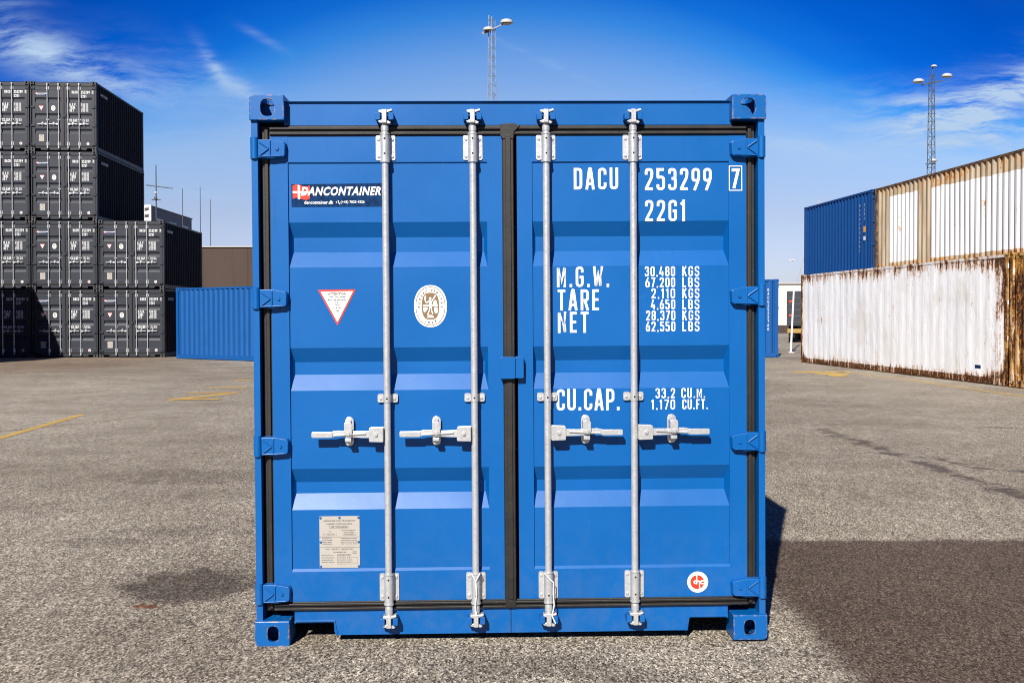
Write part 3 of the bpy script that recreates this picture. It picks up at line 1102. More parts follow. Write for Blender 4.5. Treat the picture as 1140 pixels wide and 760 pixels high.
    if lettered:
        wh = M['white']
        y = YS - 0.0016
        ldoor = doors[1]

        def word(s_, *a_, **kw_):
            m_ = MB(DX)
            stencil(m_, s_, *a_, **kw_)
            if S != 1.0:
                m_.v = [(p_[0], p_[1], p_[2] * S) for p_ in m_.v]
            return m_.build('lettering', ldoor)
        k = MB(DX)
        word('DACU', 1.526, 2.254, 0.104, 0.212, y, wh)
        word('253299', 1.866, 2.252, 0.107, 0.320, y, wh)
        word('22G1', 1.866, 2.100, 0.103, 0.196, y, wh)
        seven = word('7', 2.279, 2.246, 0.093, 0.037, YF - 0.0016, wh, wd=0.15)
        # box round the 7
        for a0, a1, q0, q1 in ((2.267, 2.331, 2.256, 2.260), (2.267, 2.331, 2.141, 2.145), (2.267, 2.271, 2.1452, 2.2558), (2.327, 2.331, 2.1452, 2.2558)):
            k.quad((a0, YF - 0.0016, q0), (a1, YF - 0.0016, q0), (a1, YF - 0.0016, q1), (a0, YF - 0.0016, q1), wh)
        word('M.G.W.', 1.443, 1.785, 0.099, 0.250, y, wh, gap=0.21)
        word('TARE', 1.446, 1.676, 0.101, 0.200, y, wh)
        word('NET', 1.446, 1.569, 0.101, 0.147, y, wh)
        word('CU.CAP.', 1.438, 1.200, 0.103, 0.302, y, wh, gap=0.15)
        for i, (s, wd_) in enumerate((('30,480', .145), ('67,200', .142), ('2,110', .114), ('4,650', .116), ('28,370', .140), ('62,550', .141))):
            zt = 1.783 - 0.0527 * i
            word(s, 2.009 - wd_, zt, 0.0475, wd_, y, wh, wd=0.14, gap=0.17)
            word('KGS' if i % 2 == 0 else 'LBS', 2.043, zt, 0.0475, 0.082, y, wh, wd=0.14, gap=0.17)
        word('33,2', 1.913, 1.200, 0.0475, 0.094, y, wh, wd=0.14, gap=0.17)
        word('CU.M.', 2.037, 1.200, 0.0475, 0.115, y, wh, wd=0.14, gap=0.17)
        word('1,170', 1.891, 1.146, 0.0475, 0.116, y, wh, wd=0.14, gap=0.17)
        word('CU.FT.', 2.041, 1.146, 0.0475, 0.124, y, wh, wd=0.14, gap=0.15)
        k.build('digit_frame', doors[1])

        # company sticker
        k = MB(DX)
        x0, x1, q0, q1 = 0.186, 0.614, 2.074, 2.180
        yy = YS - 0.0012
        k.prism([(x0, q0), (x1, q0), (x1, q1 + 0.004), (x0, q1)], yy - 0.0006, YS - 0.0001, M['navy'])
        ff = [(x0 + 0.006 + 0.08 * i / 8, 0.004 * math.sin(i / 8 * 6.3)) for i in range(9)]
        top = [(a, q1 - 0.006 + dz * 1.3) for a, dz in ff]
        bot = [(a, q1 - 0.068 + dz * 1.3) for a, dz in ff]
        n = len(ff)
        k.add([(a, yy - 0.0010, z) for a, z in bot + top], [(i, i + 1, n + i + 1, n + i) for i in range(n - 1)], M['red'])
        k.quad((x0 + 0.030, yy - 0.0014, q1 - 0.070), (x0 + 0.041, yy - 0.0014, q1 - 0.071), (x0 + 0.041, yy - 0.0014, q1 - 0.004), (x0 + 0.030, yy - 0.0014, q1 - 0.003), wh)
        k.quad((x0 + 0.006, yy - 0.0018, q1 - 0.042), (x0 + 0.086, yy - 0.0018, q1 - 0.043), (x0 + 0.086, yy - 0.0018, q1 - 0.033), (x0 + 0.006, yy - 0.0018, q1 - 0.032), wh)
        ftext(k, 'DANCONTAINER', x0 + 0.044, x1 - 0.006, q1 - 0.054, q1 - 0.012, yy - 0.0022, wh, bold=0.036, shear=0.28, spacing=1.13)
        ftext(k, 'dancontainer.dk  \u2022', x0 + 0.060, x0 + 0.215, q0 + 0.013, q0 + 0.028, yy - 0.0014, wh, bold=0.02)
        ftext(k, '(+45) 7023 4326', x0 + 0.232, x0 + 0.345, q0 + 0.013, q0 + 0.028, yy - 0.0014, wh, bold=0.02)
        # telephone receiver
        k.add([(x0 + 0.219 + a * 0.012, yy - 0.0014, q0 + 0.012 + b_ * 0.018) for a, b_ in ((0, .95), (.25, 1), (.4, .75), (.25, .6), (.45, .3), (.7, .3), (.95, .15), (.85, 0), (.5, 0), (.2, .3), (0, .7))],
              [tuple(range(11))], wh)
        k.build('company_sticker', doors[0])

        # attention triangle
        k = MB(DX)
        A, B_, C_ = (0.306, 1.680), (0.485, 1.682), (0.397, 1.511)
        k.prism([C_, B_, A], YS - 0.0015, YS - 0.0001, M['red'])
        cx, cz = 0.396, 1.624
        k.prism([(cx + (a - cx) * 0.86, cz + (b_ - cz) * 0.86) for a, b_ in (C_, B_, A)], YS - 0.0021, YS - 0.0016, wh)
        rows = [('ATTENTION', 0.353, 0.441, 1.655, 1.667, M['brown']), ('THIS CONTAINER', 0.358, 0.436, 1.643, 1.650, M['ink']), ('MUST BE REPAIRED', 0.353, 0.441, 1.630, 1.637, M['ink']),
                ('ONLY', 0.384, 0.409, 1.617, 1.624, M['ink']), ('WITH', 0.386, 0.408, 1.604, 1.611, M['ink']), ('CORTEN', 0.378, 0.415, 1.591, 1.598, M['ink']), ('STEEL', 0.383, 0.407, 1.578, 1.585, M['ink'])]
        for s, a0, a1, q0, q1, m_ in rows:
            ftext(k, s, a0, a1, q0, q1, YS - 0.0026, m_, bold=0.035)
        k.build('warning_sticker', doors[0])

        # oval inspection emblem
        k = MB(DX)
        cx, cz = 0.839, 1.600
        k.prism(ring(cx, cz, 0.078, 0.100, 48, 2.2), YS - 0.0012, YS - 0.0001, wh)
        o1, o2 = ring(cx, cz, 0.0705, 0.0925, 48, 2.2), ring(cx, cz, 0.0672, 0.0892, 48, 2.2)
        n = 48
        k.add([(a, YS - 0.0018, z) for a, z in o1 + o2], [(i, (i + 1) % n, n + (i + 1) % n, n + i) for i in range(n)], M['tan'])
        k.prism(ring(cx, cz, 0.041, 0.064, 48, 2.8), YS - 0.0018, YS - 0.0013, M['tan'])

        def arc_text(s, a0, a1, rx, rz, hh, inward=False):
            m_ = len(s)
            for i, ch in enumerate(s):
                if ch == ' ':
                    continue
                a = R(a0 + (a1 - a0) * i / (m_ - 1))
                px, pz = cx + rx * math.cos(a), cz + rz * math.sin(a)
                vs, fs = font_mesh(ch, 0.035)
                bx = max(v[0] for v in vs)
                bz = max(v[1] for v in vs)
                th = a - math.pi / 2 if not inward else a + math.pi / 2
                c, s_ = math.cos(th), math.sin(th)
                out = []
                for v in vs:
                    u, q = (v[0] - bx / 2) * hh * 1.4, (v[1] - bz / 2) * hh * 1.6
                    out.append((px + u * c - q * s_, YS - 0.0018, pz + u * s_ + q * c))
                k.add(out, fs, M['brown'])
        arc_text('BUREAU VERITAS', 183, -3, 0.0545, 0.077, 0.011)
        arc_text('1828', 245, 295, 0.0545, 0.077, 0.011, True)
        # abstract standing figure, bar and side shapes inside
        fy = YS - 0.0024

        def pl(*p):
            k.add([(cx + a * 0.001, fy, cz + b_ * 0.001) for a, b_ in p], [tuple(range(len(p)))], wh)
        k.prism(ring(cx - 0.001, cz + 0.036, 0.006, 0.007, 14), fy, YS - 0.0019, wh)
        pl((-7, 28), (6, 28), (8, 6), (6, -6), (-6, -6), (-7, 6))
        pl((-5, -6.5), (1, -6.5), (-10, -42), (-17, -44), (-15, -38), (-9, -24))
        pl((1.5, -6.5), (6, -6.5), (9, -26), (14, -36), (8, -38), (3, -22))
        pl((-8, 27), (-8, 20), (-19, 12), (-27, 24), (-24, 27), (-18, 19))
        pl((-28, 27), (-23, 27), (-20, 50), (-25, 52), (-28, 44))
        pl((7, 27), (9, 22), (22, 42), (27, 50), (22, 54), (17, 46))
        pl((-35, 6), (-8.5, 6), (-8.5, -1), (-35, -1))
        pl((8.5, 6), (35, 6), (35, -1), (8.5, -1))
        pl((12, 10), (33, 10), (30, 22), (25, 29), (19, 28), (14, 20))
        pl((-34, -5), (-14, -5), (-13, -12), (-22, -26), (-29, -30), (-34, -20))
        pl((16, -5), (33, -5), (34, -30), (26, -36), (20, -30), (17, -16))
        pl((-18, -55), (18, -55), (12, -46), (4, -42), (-5, -42), (-12, -46))
        k.build('inspection_emblem', doors[0])

        # approval plate
        k = MB(DX)
        x0, x1, q0, q1 = 0.302, 0.493, 0.356, 0.603
        k.prism(rrect(x0, x1, q0, q1, 0.003), YS - 0.003, YS - 0.0001, M['plate'])
        yp = YS - 0.0038
        W2, H2 = x1 - x0, q1 - q0

        def tx(s, u0, u1, v, hh=0.016, m_=None):
            ftext(k, s, x0 + W2 * u0, x0 + W2 * u1, q1 - H2 * (v + hh), q1 - H2 * v, yp, m_ or M['ink'], bold=0.01)
        tx('APPROVED FOR TRANSPORT', 0.10, 0.90, 0.075, 0.024)
        tx('UNDER CUSTOMS SEAL', 0.18, 0.82, 0.135, 0.024)
        tx('DK / CONTAINER', 0.30, 0.70, 0.20, 0.018)
        tx('TYPE', 0.22, 0.30, 0.29, 0.014)
        tx('1CC 20', 0.18, 0.36, 0.345, 0.016)
        tx('MANUFACTURERS NO.', 0.56, 0.90, 0.265, 0.014)
        tx('OF THE CONTAINER', 0.60, 0.86, 0.30, 0.014)
        tx('DACU 253299', 0.62, 0.84, 0.345, 0.016)
        for i, (a, b_) in enumerate((('OWNED BY', 'CORRUGATED CORNER'), ('CONTAINER', 'APPROVED AS CARGO'), ('SALES', 'MAX STACKING'), ('COPENHAGEN', 'TEST LOAD 2012'))):
            tx(a, 0.07, 0.30 + 0.02 * (i % 2), 0.42 + 0.035 * i, 0.015)
            tx(b_, 0.53, 0.93, 0.42 + 0.035 * i, 0.015)
        tx('CSC  SAFETY  APPROVAL', 0.15, 0.85, 0.625, 0.022)
        tx('DATE MANUFACTURED', 0.35, 0.66, 0.685, 0.018)
        for i, s in enumerate(('IDENTIFICATION NO', 'MAX GROSS WEIGHT', 'ALLOWABLE STACKING WEIGHT', 'RACKING TEST LOAD VALUE')):
            tx(s, 0.05, 0.33 + 0.03 * (i % 2), 0.75 + 0.043 * i, 0.015)
            tx(('30480 KG', '67200 LB', '192000 KG', '15240 KG')[i], 0.46, 0.76, 0.75 + 0.043 * i, 0.016)
        tx('NEXT', 0.82, 0.92, 0.68, 0.016)
        tx('EXAM', 0.82, 0.92, 0.71, 0.016)

        def box_outline(u0, u1, v0, v1, t_=0.0007):
            a0, a1, c0, c1 = x0 + W2 * u0, x0 + W2 * u1, q1 - H2 * v1, q1 - H2 * v0
            for p in ((a0, a1, c0, c0 + t_), (a0, a1, c1 - t_, c1), (a0, a0 + t_, c0 + t_, c1 - t_), (a1 - t_, a1, c0 + t_, c1 - t_)):
                k.quad((p[0], yp, p[2]), (p[1], yp, p[2]), (p[1], yp, p[3]), (p[0], yp, p[3]), M['ink'])
        box_outline(0.24, 0.72, 0.19, 0.23)
        box_outline(0.10, 0.42, 0.335, 0.375)
        box_outline(0.58, 0.90, 0.335, 0.375)
        box_outline(0.44, 0.78, 0.735, 0.925)
        box_outline(0.80, 0.95, 0.80, 0.92)
        k.quad((x0, yp, q1 - H2 * 0.402), (x1, yp, q1 - H2 * 0.402), (x1, yp, q1 - H2 * 0.398), (x0, yp, q1 - H2 * 0.398), M['ink'])
        k.quad((x0, yp, q1 - H2 * 0.602), (x1, yp, q1 - H2 * 0.602), (x1, yp, q1 - H2 * 0.598), (x0, yp, q1 - H2 * 0.598), M['ink'])
        for px, pz in ((0.03, 0.03), (0.5, 0.03), (0.97, 0.03), (0.03, 0.5), (0.97, 0.5), (0.03, 0.97), (0.97, 0.97)):
            X, Z = x0 + W2 * px, q1 - H2 * pz
            k.cyl((X, YS - 0.003, Z), (X, YS - 0.008, Z), 0.006, 0.004, M['plateblue'] if pal['paint'] is M['blue'] else pal['paint'], 10)
        k.build('approval_plate', doors[0])

        # round logo
        k = MB(DX)
        cx, cz = 2.111, 0.268
        k.prism(ring(cx, cz, 0.0505, 0.0505, 40), YF - 0.0012, YF - 0.0001, wh)
        k.prism(ring(cx - 0.002, cz, 0.0335, 0.0335, 36), YF - 0.0018, YF - 0.0013, M['red'])
        yl = YF - 0.0026

        def stroke(pts, closed=False, wdd=0.0055, r=0.006, lay=0):
            rp = rounded(pts, r, closed)
            Lp, Q = ribbon(rp, wdd, closed)
            n_ = len(rp)
            k.add([(cx + p.x, yl - lay * 2e-4, cz + p.y) for p in Lp + Q], [(i, (i + 1) % n_, n_ + (i + 1) % n_, n_ + i) for i in (range(n_) if closed else range(n_ - 1))], wh)
        stroke([(-0.018, -0.006), (-0.018, 0.006), (-0.004, 0.006), (-0.004, -0.006)], True)
        stroke([(-0.005, -0.010), (-0.005, 0.036)], lay=1)
        stroke([(-0.003, 0.005), (0.008, 0.006), (0.009, -0.036)], lay=2, r=0.008)
        stroke([(0.029, 0.006), (0.014, 0.006), (0.014, -0.007), (0.029, -0.007)], lay=1)
        k.build('round_logo', doors[1])
    return root


# ------------------------------------------------------------------ ground
def ground_fn(t):
    o = t.coords()
    x, y, z = t.sep(o)
    n_big = t.noise(o, 0.16, 5, 0.6)
    n_mid = t.noise(o, 0.9, 5, 0.6)
    n_sm = t.noise(o, 5, 4, 0.6)
    # aggregate: stones of two sizes in dark binder
    oo = t.mapping(o, scale=(1.0, 0.5, 1.0))
    v1 = t.sep(t.voro(oo, 125))[0]
    v2_ = t.sep(t.voro(t.mapping(o, scale=(1.0, 0.6, 1.0), loc=(3.3, 1.7, 0)), 210))[1]
    gr = t.noise(oo, 170, 3, 0.7)
    pit = t.noise(oo, 74, 2, 0.6)
    clump = t.noise(oo, 17, 4, 0.65)
    f = t.math('ADD', t.math('ADD', t.math('MULTIPLY', v1, 0.48), t.math('MULTIPLY', v2_, 0.26)), t.math('MULTIPLY', gr, 0.26))
    stone = t.ramp(f, [(0.16, (0.010, 0.008, 0.007)), (0.28, (0.070, 0.059, 0.048)), (0.45, (0.205, 0.181, 0.149)), (0.64, (0.35, 0.317, 0.268)), (0.82, (0.74, 0.69, 0.60))])
    stone = t.mix(t.math('MULTIPLY', t.step(pit, 0.39, 0.29), 0.85), stone, (0.022, 0.018, 0.015))
    stone = t.mix(1.0, stone, t.ramp(clump, [(0.3, (0.80, 0.80, 0.79)), (0.7, (1.16, 1.155, 1.13))]), 'MULTIPLY')
    # loose pale chips and dark voids, a few centimetres apart, and grit that still reads far off
    stone = t.mix(t.math('MULTIPLY', t.step(t.noise(oo, 52, 2, 0.5), 0.66, 0.70), 0.8), stone, (0.62, 0.58, 0.51))
    stone = t.mix(t.math('MULTIPLY', t.step(t.noise(t.mapping(oo, loc=(5, 3, 0)), 46, 2, 0.5), 0.655, 0.70), 0.85), stone, (0.02, 0.017, 0.014))
    far_g = t.noise(t.mapping(oo, scale=(1, 0.45, 1)), 9.0, 4, 0.8)
    stone = t.mix(1.0, stone, t.ramp(far_g, [(0.32, (0.80, 0.79, 0.78)), (0.68, (1.18, 1.17, 1.15))]), 'MULTIPLY')
    tone = t.math('ADD', t.math('MULTIPLY', n_big, 0.62), t.math('MULTIPLY', n_mid, 0.38))
    tc = t.ramp(tone, [(0.36, (0.62, 0.57, 0.52)), (0.47, (0.88, 0.845, 0.80)), (0.56, (1.06, 1.035, 1.00)), (0.66, (1.22, 1.20, 1.17))])
    c = t.mix(1.0, stone, tc, 'MULTIPLY')
    # the aggregate is worn brown towards the stack at the far left
    far = t.math('MULTIPLY', t.step(y, 24, 34), t.step(x, -9, -14))
    c = t.mix(t.math('MULTIPLY', far, 0.75), c, t.mix(1.0, c, (0.62, 0.50, 0.43), 'MULTIPLY'))
    j = t.math('MULTIPLY', t.math('SUBTRACT', n_mid, 0.5), 0.35)
    j2 = t.math('MULTIPLY', t.math('SUBTRACT', n_sm, 0.5), 0.10)
    jj = t.math('ADD', j, j2)
    xj = t.math('ADD', x, jj)
    yj = t.math('ADD', y, jj)
    # brown patch of newer asphalt right of the container
    pm = t.math('MULTIPLY', t.step(yj, 7.34, 7.20), t.step(xj, 1.36, 1.56))
    pc = t.ramp(f, [(0.18, (0.010, 0.006, 0.004)), (0.40, (0.042, 0.027, 0.020)), (0.62, (0.095, 0.065, 0.048)), (0.80, (0.17, 0.125, 0.096)), (0.95, (0.44, 0.38, 0.32))])
    pc = t.mix(t.math('MULTIPLY', t.step(pit, 0.40, 0.30), 0.8), pc, (0.008, 0.006, 0.005))
    pc = t.mix(t.step(t.noise(oo, 88, 2, 0.5), 0.69, 0.73), pc, (0.42, 0.37, 0.32))
    pc = t.mix(1.0, pc, tc, 'MULTIPLY')
    c = t.mix(t.math('MULTIPLY', pm, 0.92), c, pc)

    # oil stains
    def stain(cx, cy, rx, ry, lo, hi):
        dx = t.math('DIVIDE', t.math('SUBTRACT', x, cx), rx)
        dy = t.math('DIVIDE', t.math('SUBTRACT', y, cy), ry)
        r = t.math('ADD', t.math('MULTIPLY', dx, dx), t.math('MULTIPLY', dy, dy))
        r = t.math('ADD', r, t.math('MULTIPLY', t.math('SUBTRACT', t.noise(o, 3.6, 6, 0.7), 0.5), 3.4))
        return t.step(r, hi, lo)
    s1 = stain(-1.84, 6.08, 0.42, 0.40, 0.5, 1.25)
    c = t.mix(t.math('MULTIPLY', s1, t.math('ADD', 0.35, t.math('MULTIPLY', clump, 0.9), clamp=True)), c, t.mix(1.0, c, (0.26, 0.235, 0.22), 'MULTIPLY'))
    s2 = stain(-1.97, 5.62, 0.08, 0.045, 0.3, 1.2)
    c = t.mix(t.math('MULTIPLY', s2, t.step(clump, 0.34, 0.56)), c, t.mix(f, (0.03, 0.009, 0.004), (0.20, 0.065, 0.02)))
    for a in ((-2.4, 7.6, 0.5, 0.25), (-2.9, 7.2, 0.35, 0.2), (0.10, 4.66, 0.40, 0.16), (0.55, 4.5, 0.3, 0.1), (-0.6, 4.35, 0.35, 0.08), (-2.9, 10.2, 0.9, 0.6), (4.6, 5.6, 1.0, 0.06)):
        c = t.mix(t.math('MULTIPLY', stain(*a, 0.2, 1.3), 0.42), c, t.mix(1.0, c, (0.35, 0.32, 0.30), 'MULTIPLY'))

    # cracks and drips
    def line(x0, y0, x1, y1, wd, k, colr):
        nonlocal c
        L = math.hypot(x1 - x0, y1 - y0)
        ux, uy = (x1 - x0) / L, (y1 - y0) / L
        wob = t.math('MULTIPLY', t.math('SUBTRACT', t.noise(o, 1.6, 5, 0.6), 0.5), 0.9)
        px = t.math('SUBTRACT', x, x0)
        py = t.math('SUBTRACT', y, y0)
        al = t.math('ADD', t.math('MULTIPLY', px, ux), t.math('MULTIPLY', py, uy))
        ac = t.math('ABSOLUTE', t.math('ADD', t.math('SUBTRACT', t.math('MULTIPLY', py, ux), t.math('MULTIPLY', px, uy)), wob))
        m = t.math('MULTIPLY', t.step(ac, wd, wd * 0.3), t.math('MULTIPLY', t.step(al, 0, 0.3), t.step(al, L, L - 0.3)))
        m = t.math('MULTIPLY', m, t.step(t.noise(o, 2.6, 4, 0.7), 0.38, 0.56))
        c = t.mix(t.math('MULTIPLY', m, k), c, colr)
    line(4.2, 14.6, 4.4, 8.3, 0.16, 0.85, (0.06, 0.045, 0.04))
    line(4.5, 11.6, 5.6, 8.8, 0.09, 0.85, (0.05, 0.04, 0.035))
    line(6.3, 14.6, 7.1, 14.5, 0.10, 0.8, (0.04, 0.035, 0.03))
    line(-7.2, 13.8, -5.6, 16.3, 0.06, 0.55, (0.10, 0.05, 0.035))
    line(-14, 29, -6, 33, 0.5, 0.35, (0.10, 0.07, 0.055))
    hgt = t.math('ADD', t.math('MULTIPLY', f, 1.0), t.math('MULTIPLY', n_sm, 0.4))
    return {'Base Color': c, 'Normal': t.bump(hgt, 0.005, 0.7)}


M['ground'] = material('weathered_asphalt', rough=0.85, spec=0.25, fn=ground_fn)
b = MB()
b.quad((-700, -400, 0), (700, -400, 0), (700, 1500, 0), (-700, 1500, 0), M['ground'])
tag(b.build('ground'), kind='structure')


def yellow_fn(t):
    o = t.coords()
    v = t.noise(o, 26, 5, 0.75)
    v2_ = t.noise(o, 110, 3, 0.7)
    f = t.math('ADD', t.math('MULTIPLY', v, 0.55), t.math('MULTIPLY', v2_, 0.45))
    c = t.ramp(f, [(0.42, (0.17, 0.145, 0.11)), (0.49, (0.46, 0.29, 0.06)), (0.62, (0.66, 0.40, 0.045))])
    return {'Base Color': c}


M['yellow'] = material('worn_yellow_road_paint', rough=0.75, spec=0.2, fn=yellow_fn)


def strip(name, pts, wd, closed=False):
    L, Q = ribbon([Vector(p) for p in pts], wd, closed)
    n = len(pts)
    b = MB()
    b.add([(p.x, p.y, 0.004) for p in L + Q], [(n + i, n + i + 1, i + 1, i) for i in range(n - 1)], M['yellow'])
    return tag(b.build(name), kind='structure')


strip('painted_line', [(-6.48, 12.4), (-6.66, 14.9), (-6.80, 16.6)], 0.11)
strip('painted_line', [(10.05, 15.0), (9.88, 18.2), (9.70, 21.9), (9.55, 25.7), (9.0, 28.9)], 0.11)
mk = MB()
for quad in ([(-6.45, 19.55), (-6.28, 19.35), (-5.5, 21.30), (-5.66, 21.5)], [(-6.55, 21.42), (-5.62, 21.42), (-5.62, 21.2), (-6.55, 21.2)], [(-6.3, 19.75), (-5.45, 19.75), (-5.45, 19.5), (-6.3, 19.5)],
             [(-6.6, 23.05), (-5.8, 23.05), (-5.8, 22.8), (-6.6, 22.8)], [(-6.75, 25.6), (-6.3, 25.6), (-6.3, 25.3), (-6.75, 25.3)], [(-6.2, 27.2), (-5.6, 27.2), (-5.6, 26.8), (-6.2, 26.8)]):
    z = 0.004 + 0.0015 * (len(mk.f) % 3)
    mk.add([(x, y, z) for x, y in quad], [(0, 1, 2, 3)], M['yellow'])
tag(mk.build('painted_marking'), kind='structure')
mk = MB()
for quad in ([(7.7, 29.1), (8.4, 29.3), (8.5, 28.7), (7.75, 28.5)], [(8.15, 28.6), (8.9, 28.0), (8.7, 27.2), (8.1, 27.7)], [(8.1, 26.9), (8.35, 27.8), (8.55, 27.4), (8.45, 26.5)], [(8.6, 29.2), (9.3, 29.0), (9.2, 28.5), (8.55, 28.7)]):
    z = 0.004 + 0.0015 * (len(mk.f) % 3)
    mk.add([(x, y, z) for x, y in quad], [(0, 1, 2, 3)], M['yellow'])
tag(mk.build('painted_marking'), kind='structure')


# ------------------------------------------------------------------ containers
def place(o, origin, ang, z=0.0, lean=0.0):
    """origin: world position of the container's left front bottom corner (local x = -DX)"""
    c, s = math.cos(ang), math.sin(ang)
    o.location = (origin[0] + DX * c, origin[1] + DX * s, z)
    o.rotation_euler = (0, lean, ang)
    return o


hero = make_container({'paint': M['blue'], 'worn': M['blue_worn']}, bev=0.0022)
place(hero, (-1.21664, 4.93285), 0.02434, 0.004, -0.0055)
tag(hero, 'large bright blue container in the middle of the yard, doors lettered DACU 253299', 'shipping container')

# wire seals looped round two of the hero's lower brackets
hd = [c_ for c_ in hero.children if c_.name.startswith('door')]
for dn, xx_, pts_ in ((0, 1.046, [(-0.020, 0.338), (0.0, 0.300), (0.020, 0.338), (0.0, 0.300), (0.004, 0.24), (-0.004, 0.18), (0.006, 0.12), (0.0, 0.10)]),
                      (1, W_ - 1.046, [(-0.022, 0.335), (0.010, 0.300), (0.022, 0.290), (0.020, 0.24), (0.024, 0.18), (0.014, 0.13), (0.030, 0.095)])):
    b = MB(DX)
    for p_, q_ in zip(pts_, pts_[1:]):
        b.cyl((xx_ + p_[0], -0.008, p_[1]), (xx_ + q_[0], -0.009, q_[1]), 0.0032, 0.0032, M['offw'], 8)
    b.build('seal_wire', hd[dn])

# dark stack on the left
M['dark_shaded'] = material('dark_side_panel_paint', fn=paint_fn((0.008, 0.009, 0.014), dirt=(0.05, 0.03, 0.02), chips=0.0, rough=0.7), spec=0.12)  # same dark grey paint, darkened so the sides' shade is in the colour
dark = make_container({'paint': M['dark'], 'worn': M['dark_worn'], 'side': M['dark_shaded']}, badge=True)
DORG, DA, DP = Vector((-13.15136, 39.8962)), 0.05364, 2.4758
spots = []
for row in range(2):
    spots.append((-1, row))
for colm in (-2, -3):
    for row in range(4):
        spots.append((colm, row))
GRP = 'dark grey containers stacked at the left of the yard'
rowname = {0: 'on the ground', 1: 'second from the ground', 2: 'third from the ground', 3: 'topmost'}
dl = {(-1, 0): 'dark grey container on the ground at the bottom of the two-high column',
      (-1, 1): 'dark grey container on top of the two-high column, near the antennas',
      (-2, 0): 'dark grey container on the ground with a diagonal shadow edge across its left door',
      (-2, 1): 'dark grey container second from the ground in the middle column of the stack',
      (-2, 2): 'dark grey container third from the ground in the middle column, its long side showing',
      (-2, 3): 'dark grey container topmost in the middle column, its long side against the sky',
      (-3, 0): 'dark grey container wholly in shadow on the ground, bottom of the leftmost column',
      (-3, 1): 'dark grey container in the leftmost column, directly above the wholly shaded one',
      (-3, 2): 'dark grey container in the leftmost column, third from the ground',
      (-3, 3): 'dark grey container at the top of the leftmost column, cut off by the photo edge'}
for i, (cx_, row) in enumerate(spots):
    o = dark if i == 0 else copy_tree(dark)
    c, s = math.cos(DA), math.sin(DA)
    org = DORG + Vector((c, s)) * (DP * cx_ + 0.02)
    jx = random.uniform(-0.012, 0.012)
    place(o, (org.x + jx, org.y + random.uniform(-0.02, 0.02)), DA + random.uniform(-0.001, 0.001), row * 2.593)
    tag(o, dl[(cx_, row)], 'shipping container', GRP)

# a two-high stack just outside the frame on the left: its shadow falls on the dark stack
for row in range(2):
    o = copy_tree(dark)
    place(o, (-21.27, 30.2), 0.03, row * 2.593)
    tag(o, ('lower dark grey container of the near pair left of the photo edge', 'upper dark grey container of the near pair left of the photo edge')[row],
        'shipping container', 'dark grey containers whose shadow falls on the stack')

# blue container lying side-on behind the main one, left
mblue = {'paint': M['blue_old'], 'worn': M['blue_worn']}
bl_ = make_container(mblue, lettered=False)
ang = -0.63
# its visible long wall is the local -x side; turn the container so that wall faces the camera
far_l = Vector((-12.33, 38.62))
dirv = Vector((math.cos(ang), math.sin(ang)))
# local +y runs from the right end to the left end of the visible wall
rz = math.atan2(-dirv.y, -dirv.x) - math.pi / 2
near_r = far_l + dirv * 6.058
place(bl_, (near_r.x, near_r.y), rz)
tag(bl_, 'blue container lying side-on between the dark stack and the main blue container', 'shipping container')

br_ = make_container(mblue, L=12.192, H=2.896, lettered=False)
rz = R(90) + 0.02
place(br_, (9.85, 38.85), rz)
tag(br_, 'tall blue container just showing to the right of the main container', 'shipping container')
k = MB(DX)
for i, ch in enumerate('DACU253276'):
    stencil(k, ch, 0, 0.10, 0.10, 0.055, 0, M['white'])
    m_ = len(k.v)
vs = []
fs = []
mats = M['white']
k2 = MB(DX)
for i, ch in enumerate('DACU2532760'):
    t_ = MB()
    stencil(t_, ch, 0, 0.10, 0.10, 0.06, 0, M['white'])
    off = 2.45 - i * 0.145
    k2.add([(0.0095 + v[1], 0.42 - v[0], off + v[2]) for v in t_.v], t_.f, M['white'])
side = [c_ for c_ in br_.children if c_.name.startswith('side_panel')][0]
k2.build('side_lettering', side)

# right hand rows
ow = {'paint': M['rustrail'], 'worn': M['rust'], 'side': M['oldwhite'], 'rail': M['rustrail'], 'post': M['rust'], 'top': M['rustrail'], 'deep': False, 'roof': M['rust']}
lw = make_container(ow, L=12.192, H=2.896, lettered=False, pitch=0.42, depth=0.005)
WO, WA = Vector((10.75754, 22.83388)), 0.09544
place(lw, WO, WA)
tag(lw, 'long white container streaked with rust, standing on the ground under the beige and blue ones', 'shipping container')
k = MB(DX)
xx = 0.0115
k.quad((xx, 1.35, 0.34), (xx, 1.10, 0.34), (xx, 1.10, 0.42), (xx, 1.35, 0.42), M['navy'])
for y0_, z0_, w2, h2 in ((1.95, 2.30, 0.28, 0.22), (1.95, 2.05, 0.28, 0.14)):
    pass
k.build('side_label', [c_ for c_ in lw.children if c_.name.startswith('side_panel')][0])

ow2 = {'paint': M['rustrail'], 'worn': M['rust'], 'side': M['rust'], 'rail': M['rust'], 'post': M['rust'], 'top': M['rust'], 'deep': False, 'roof': M['rust']}
ln = make_container(ow2, L=6.058, H=2.896, lettered=False)
u = Vector((-math.sin(WA), math.cos(WA)))
s_ = Vector((math.cos(WA), math.sin(WA)))
place(ln, WO - u * (6.058 + 0.10) - s_ * 0.03, WA)
tag(ln, 'yellowed rusty container at the right photo edge, end to end with the long white one', 'shipping container')

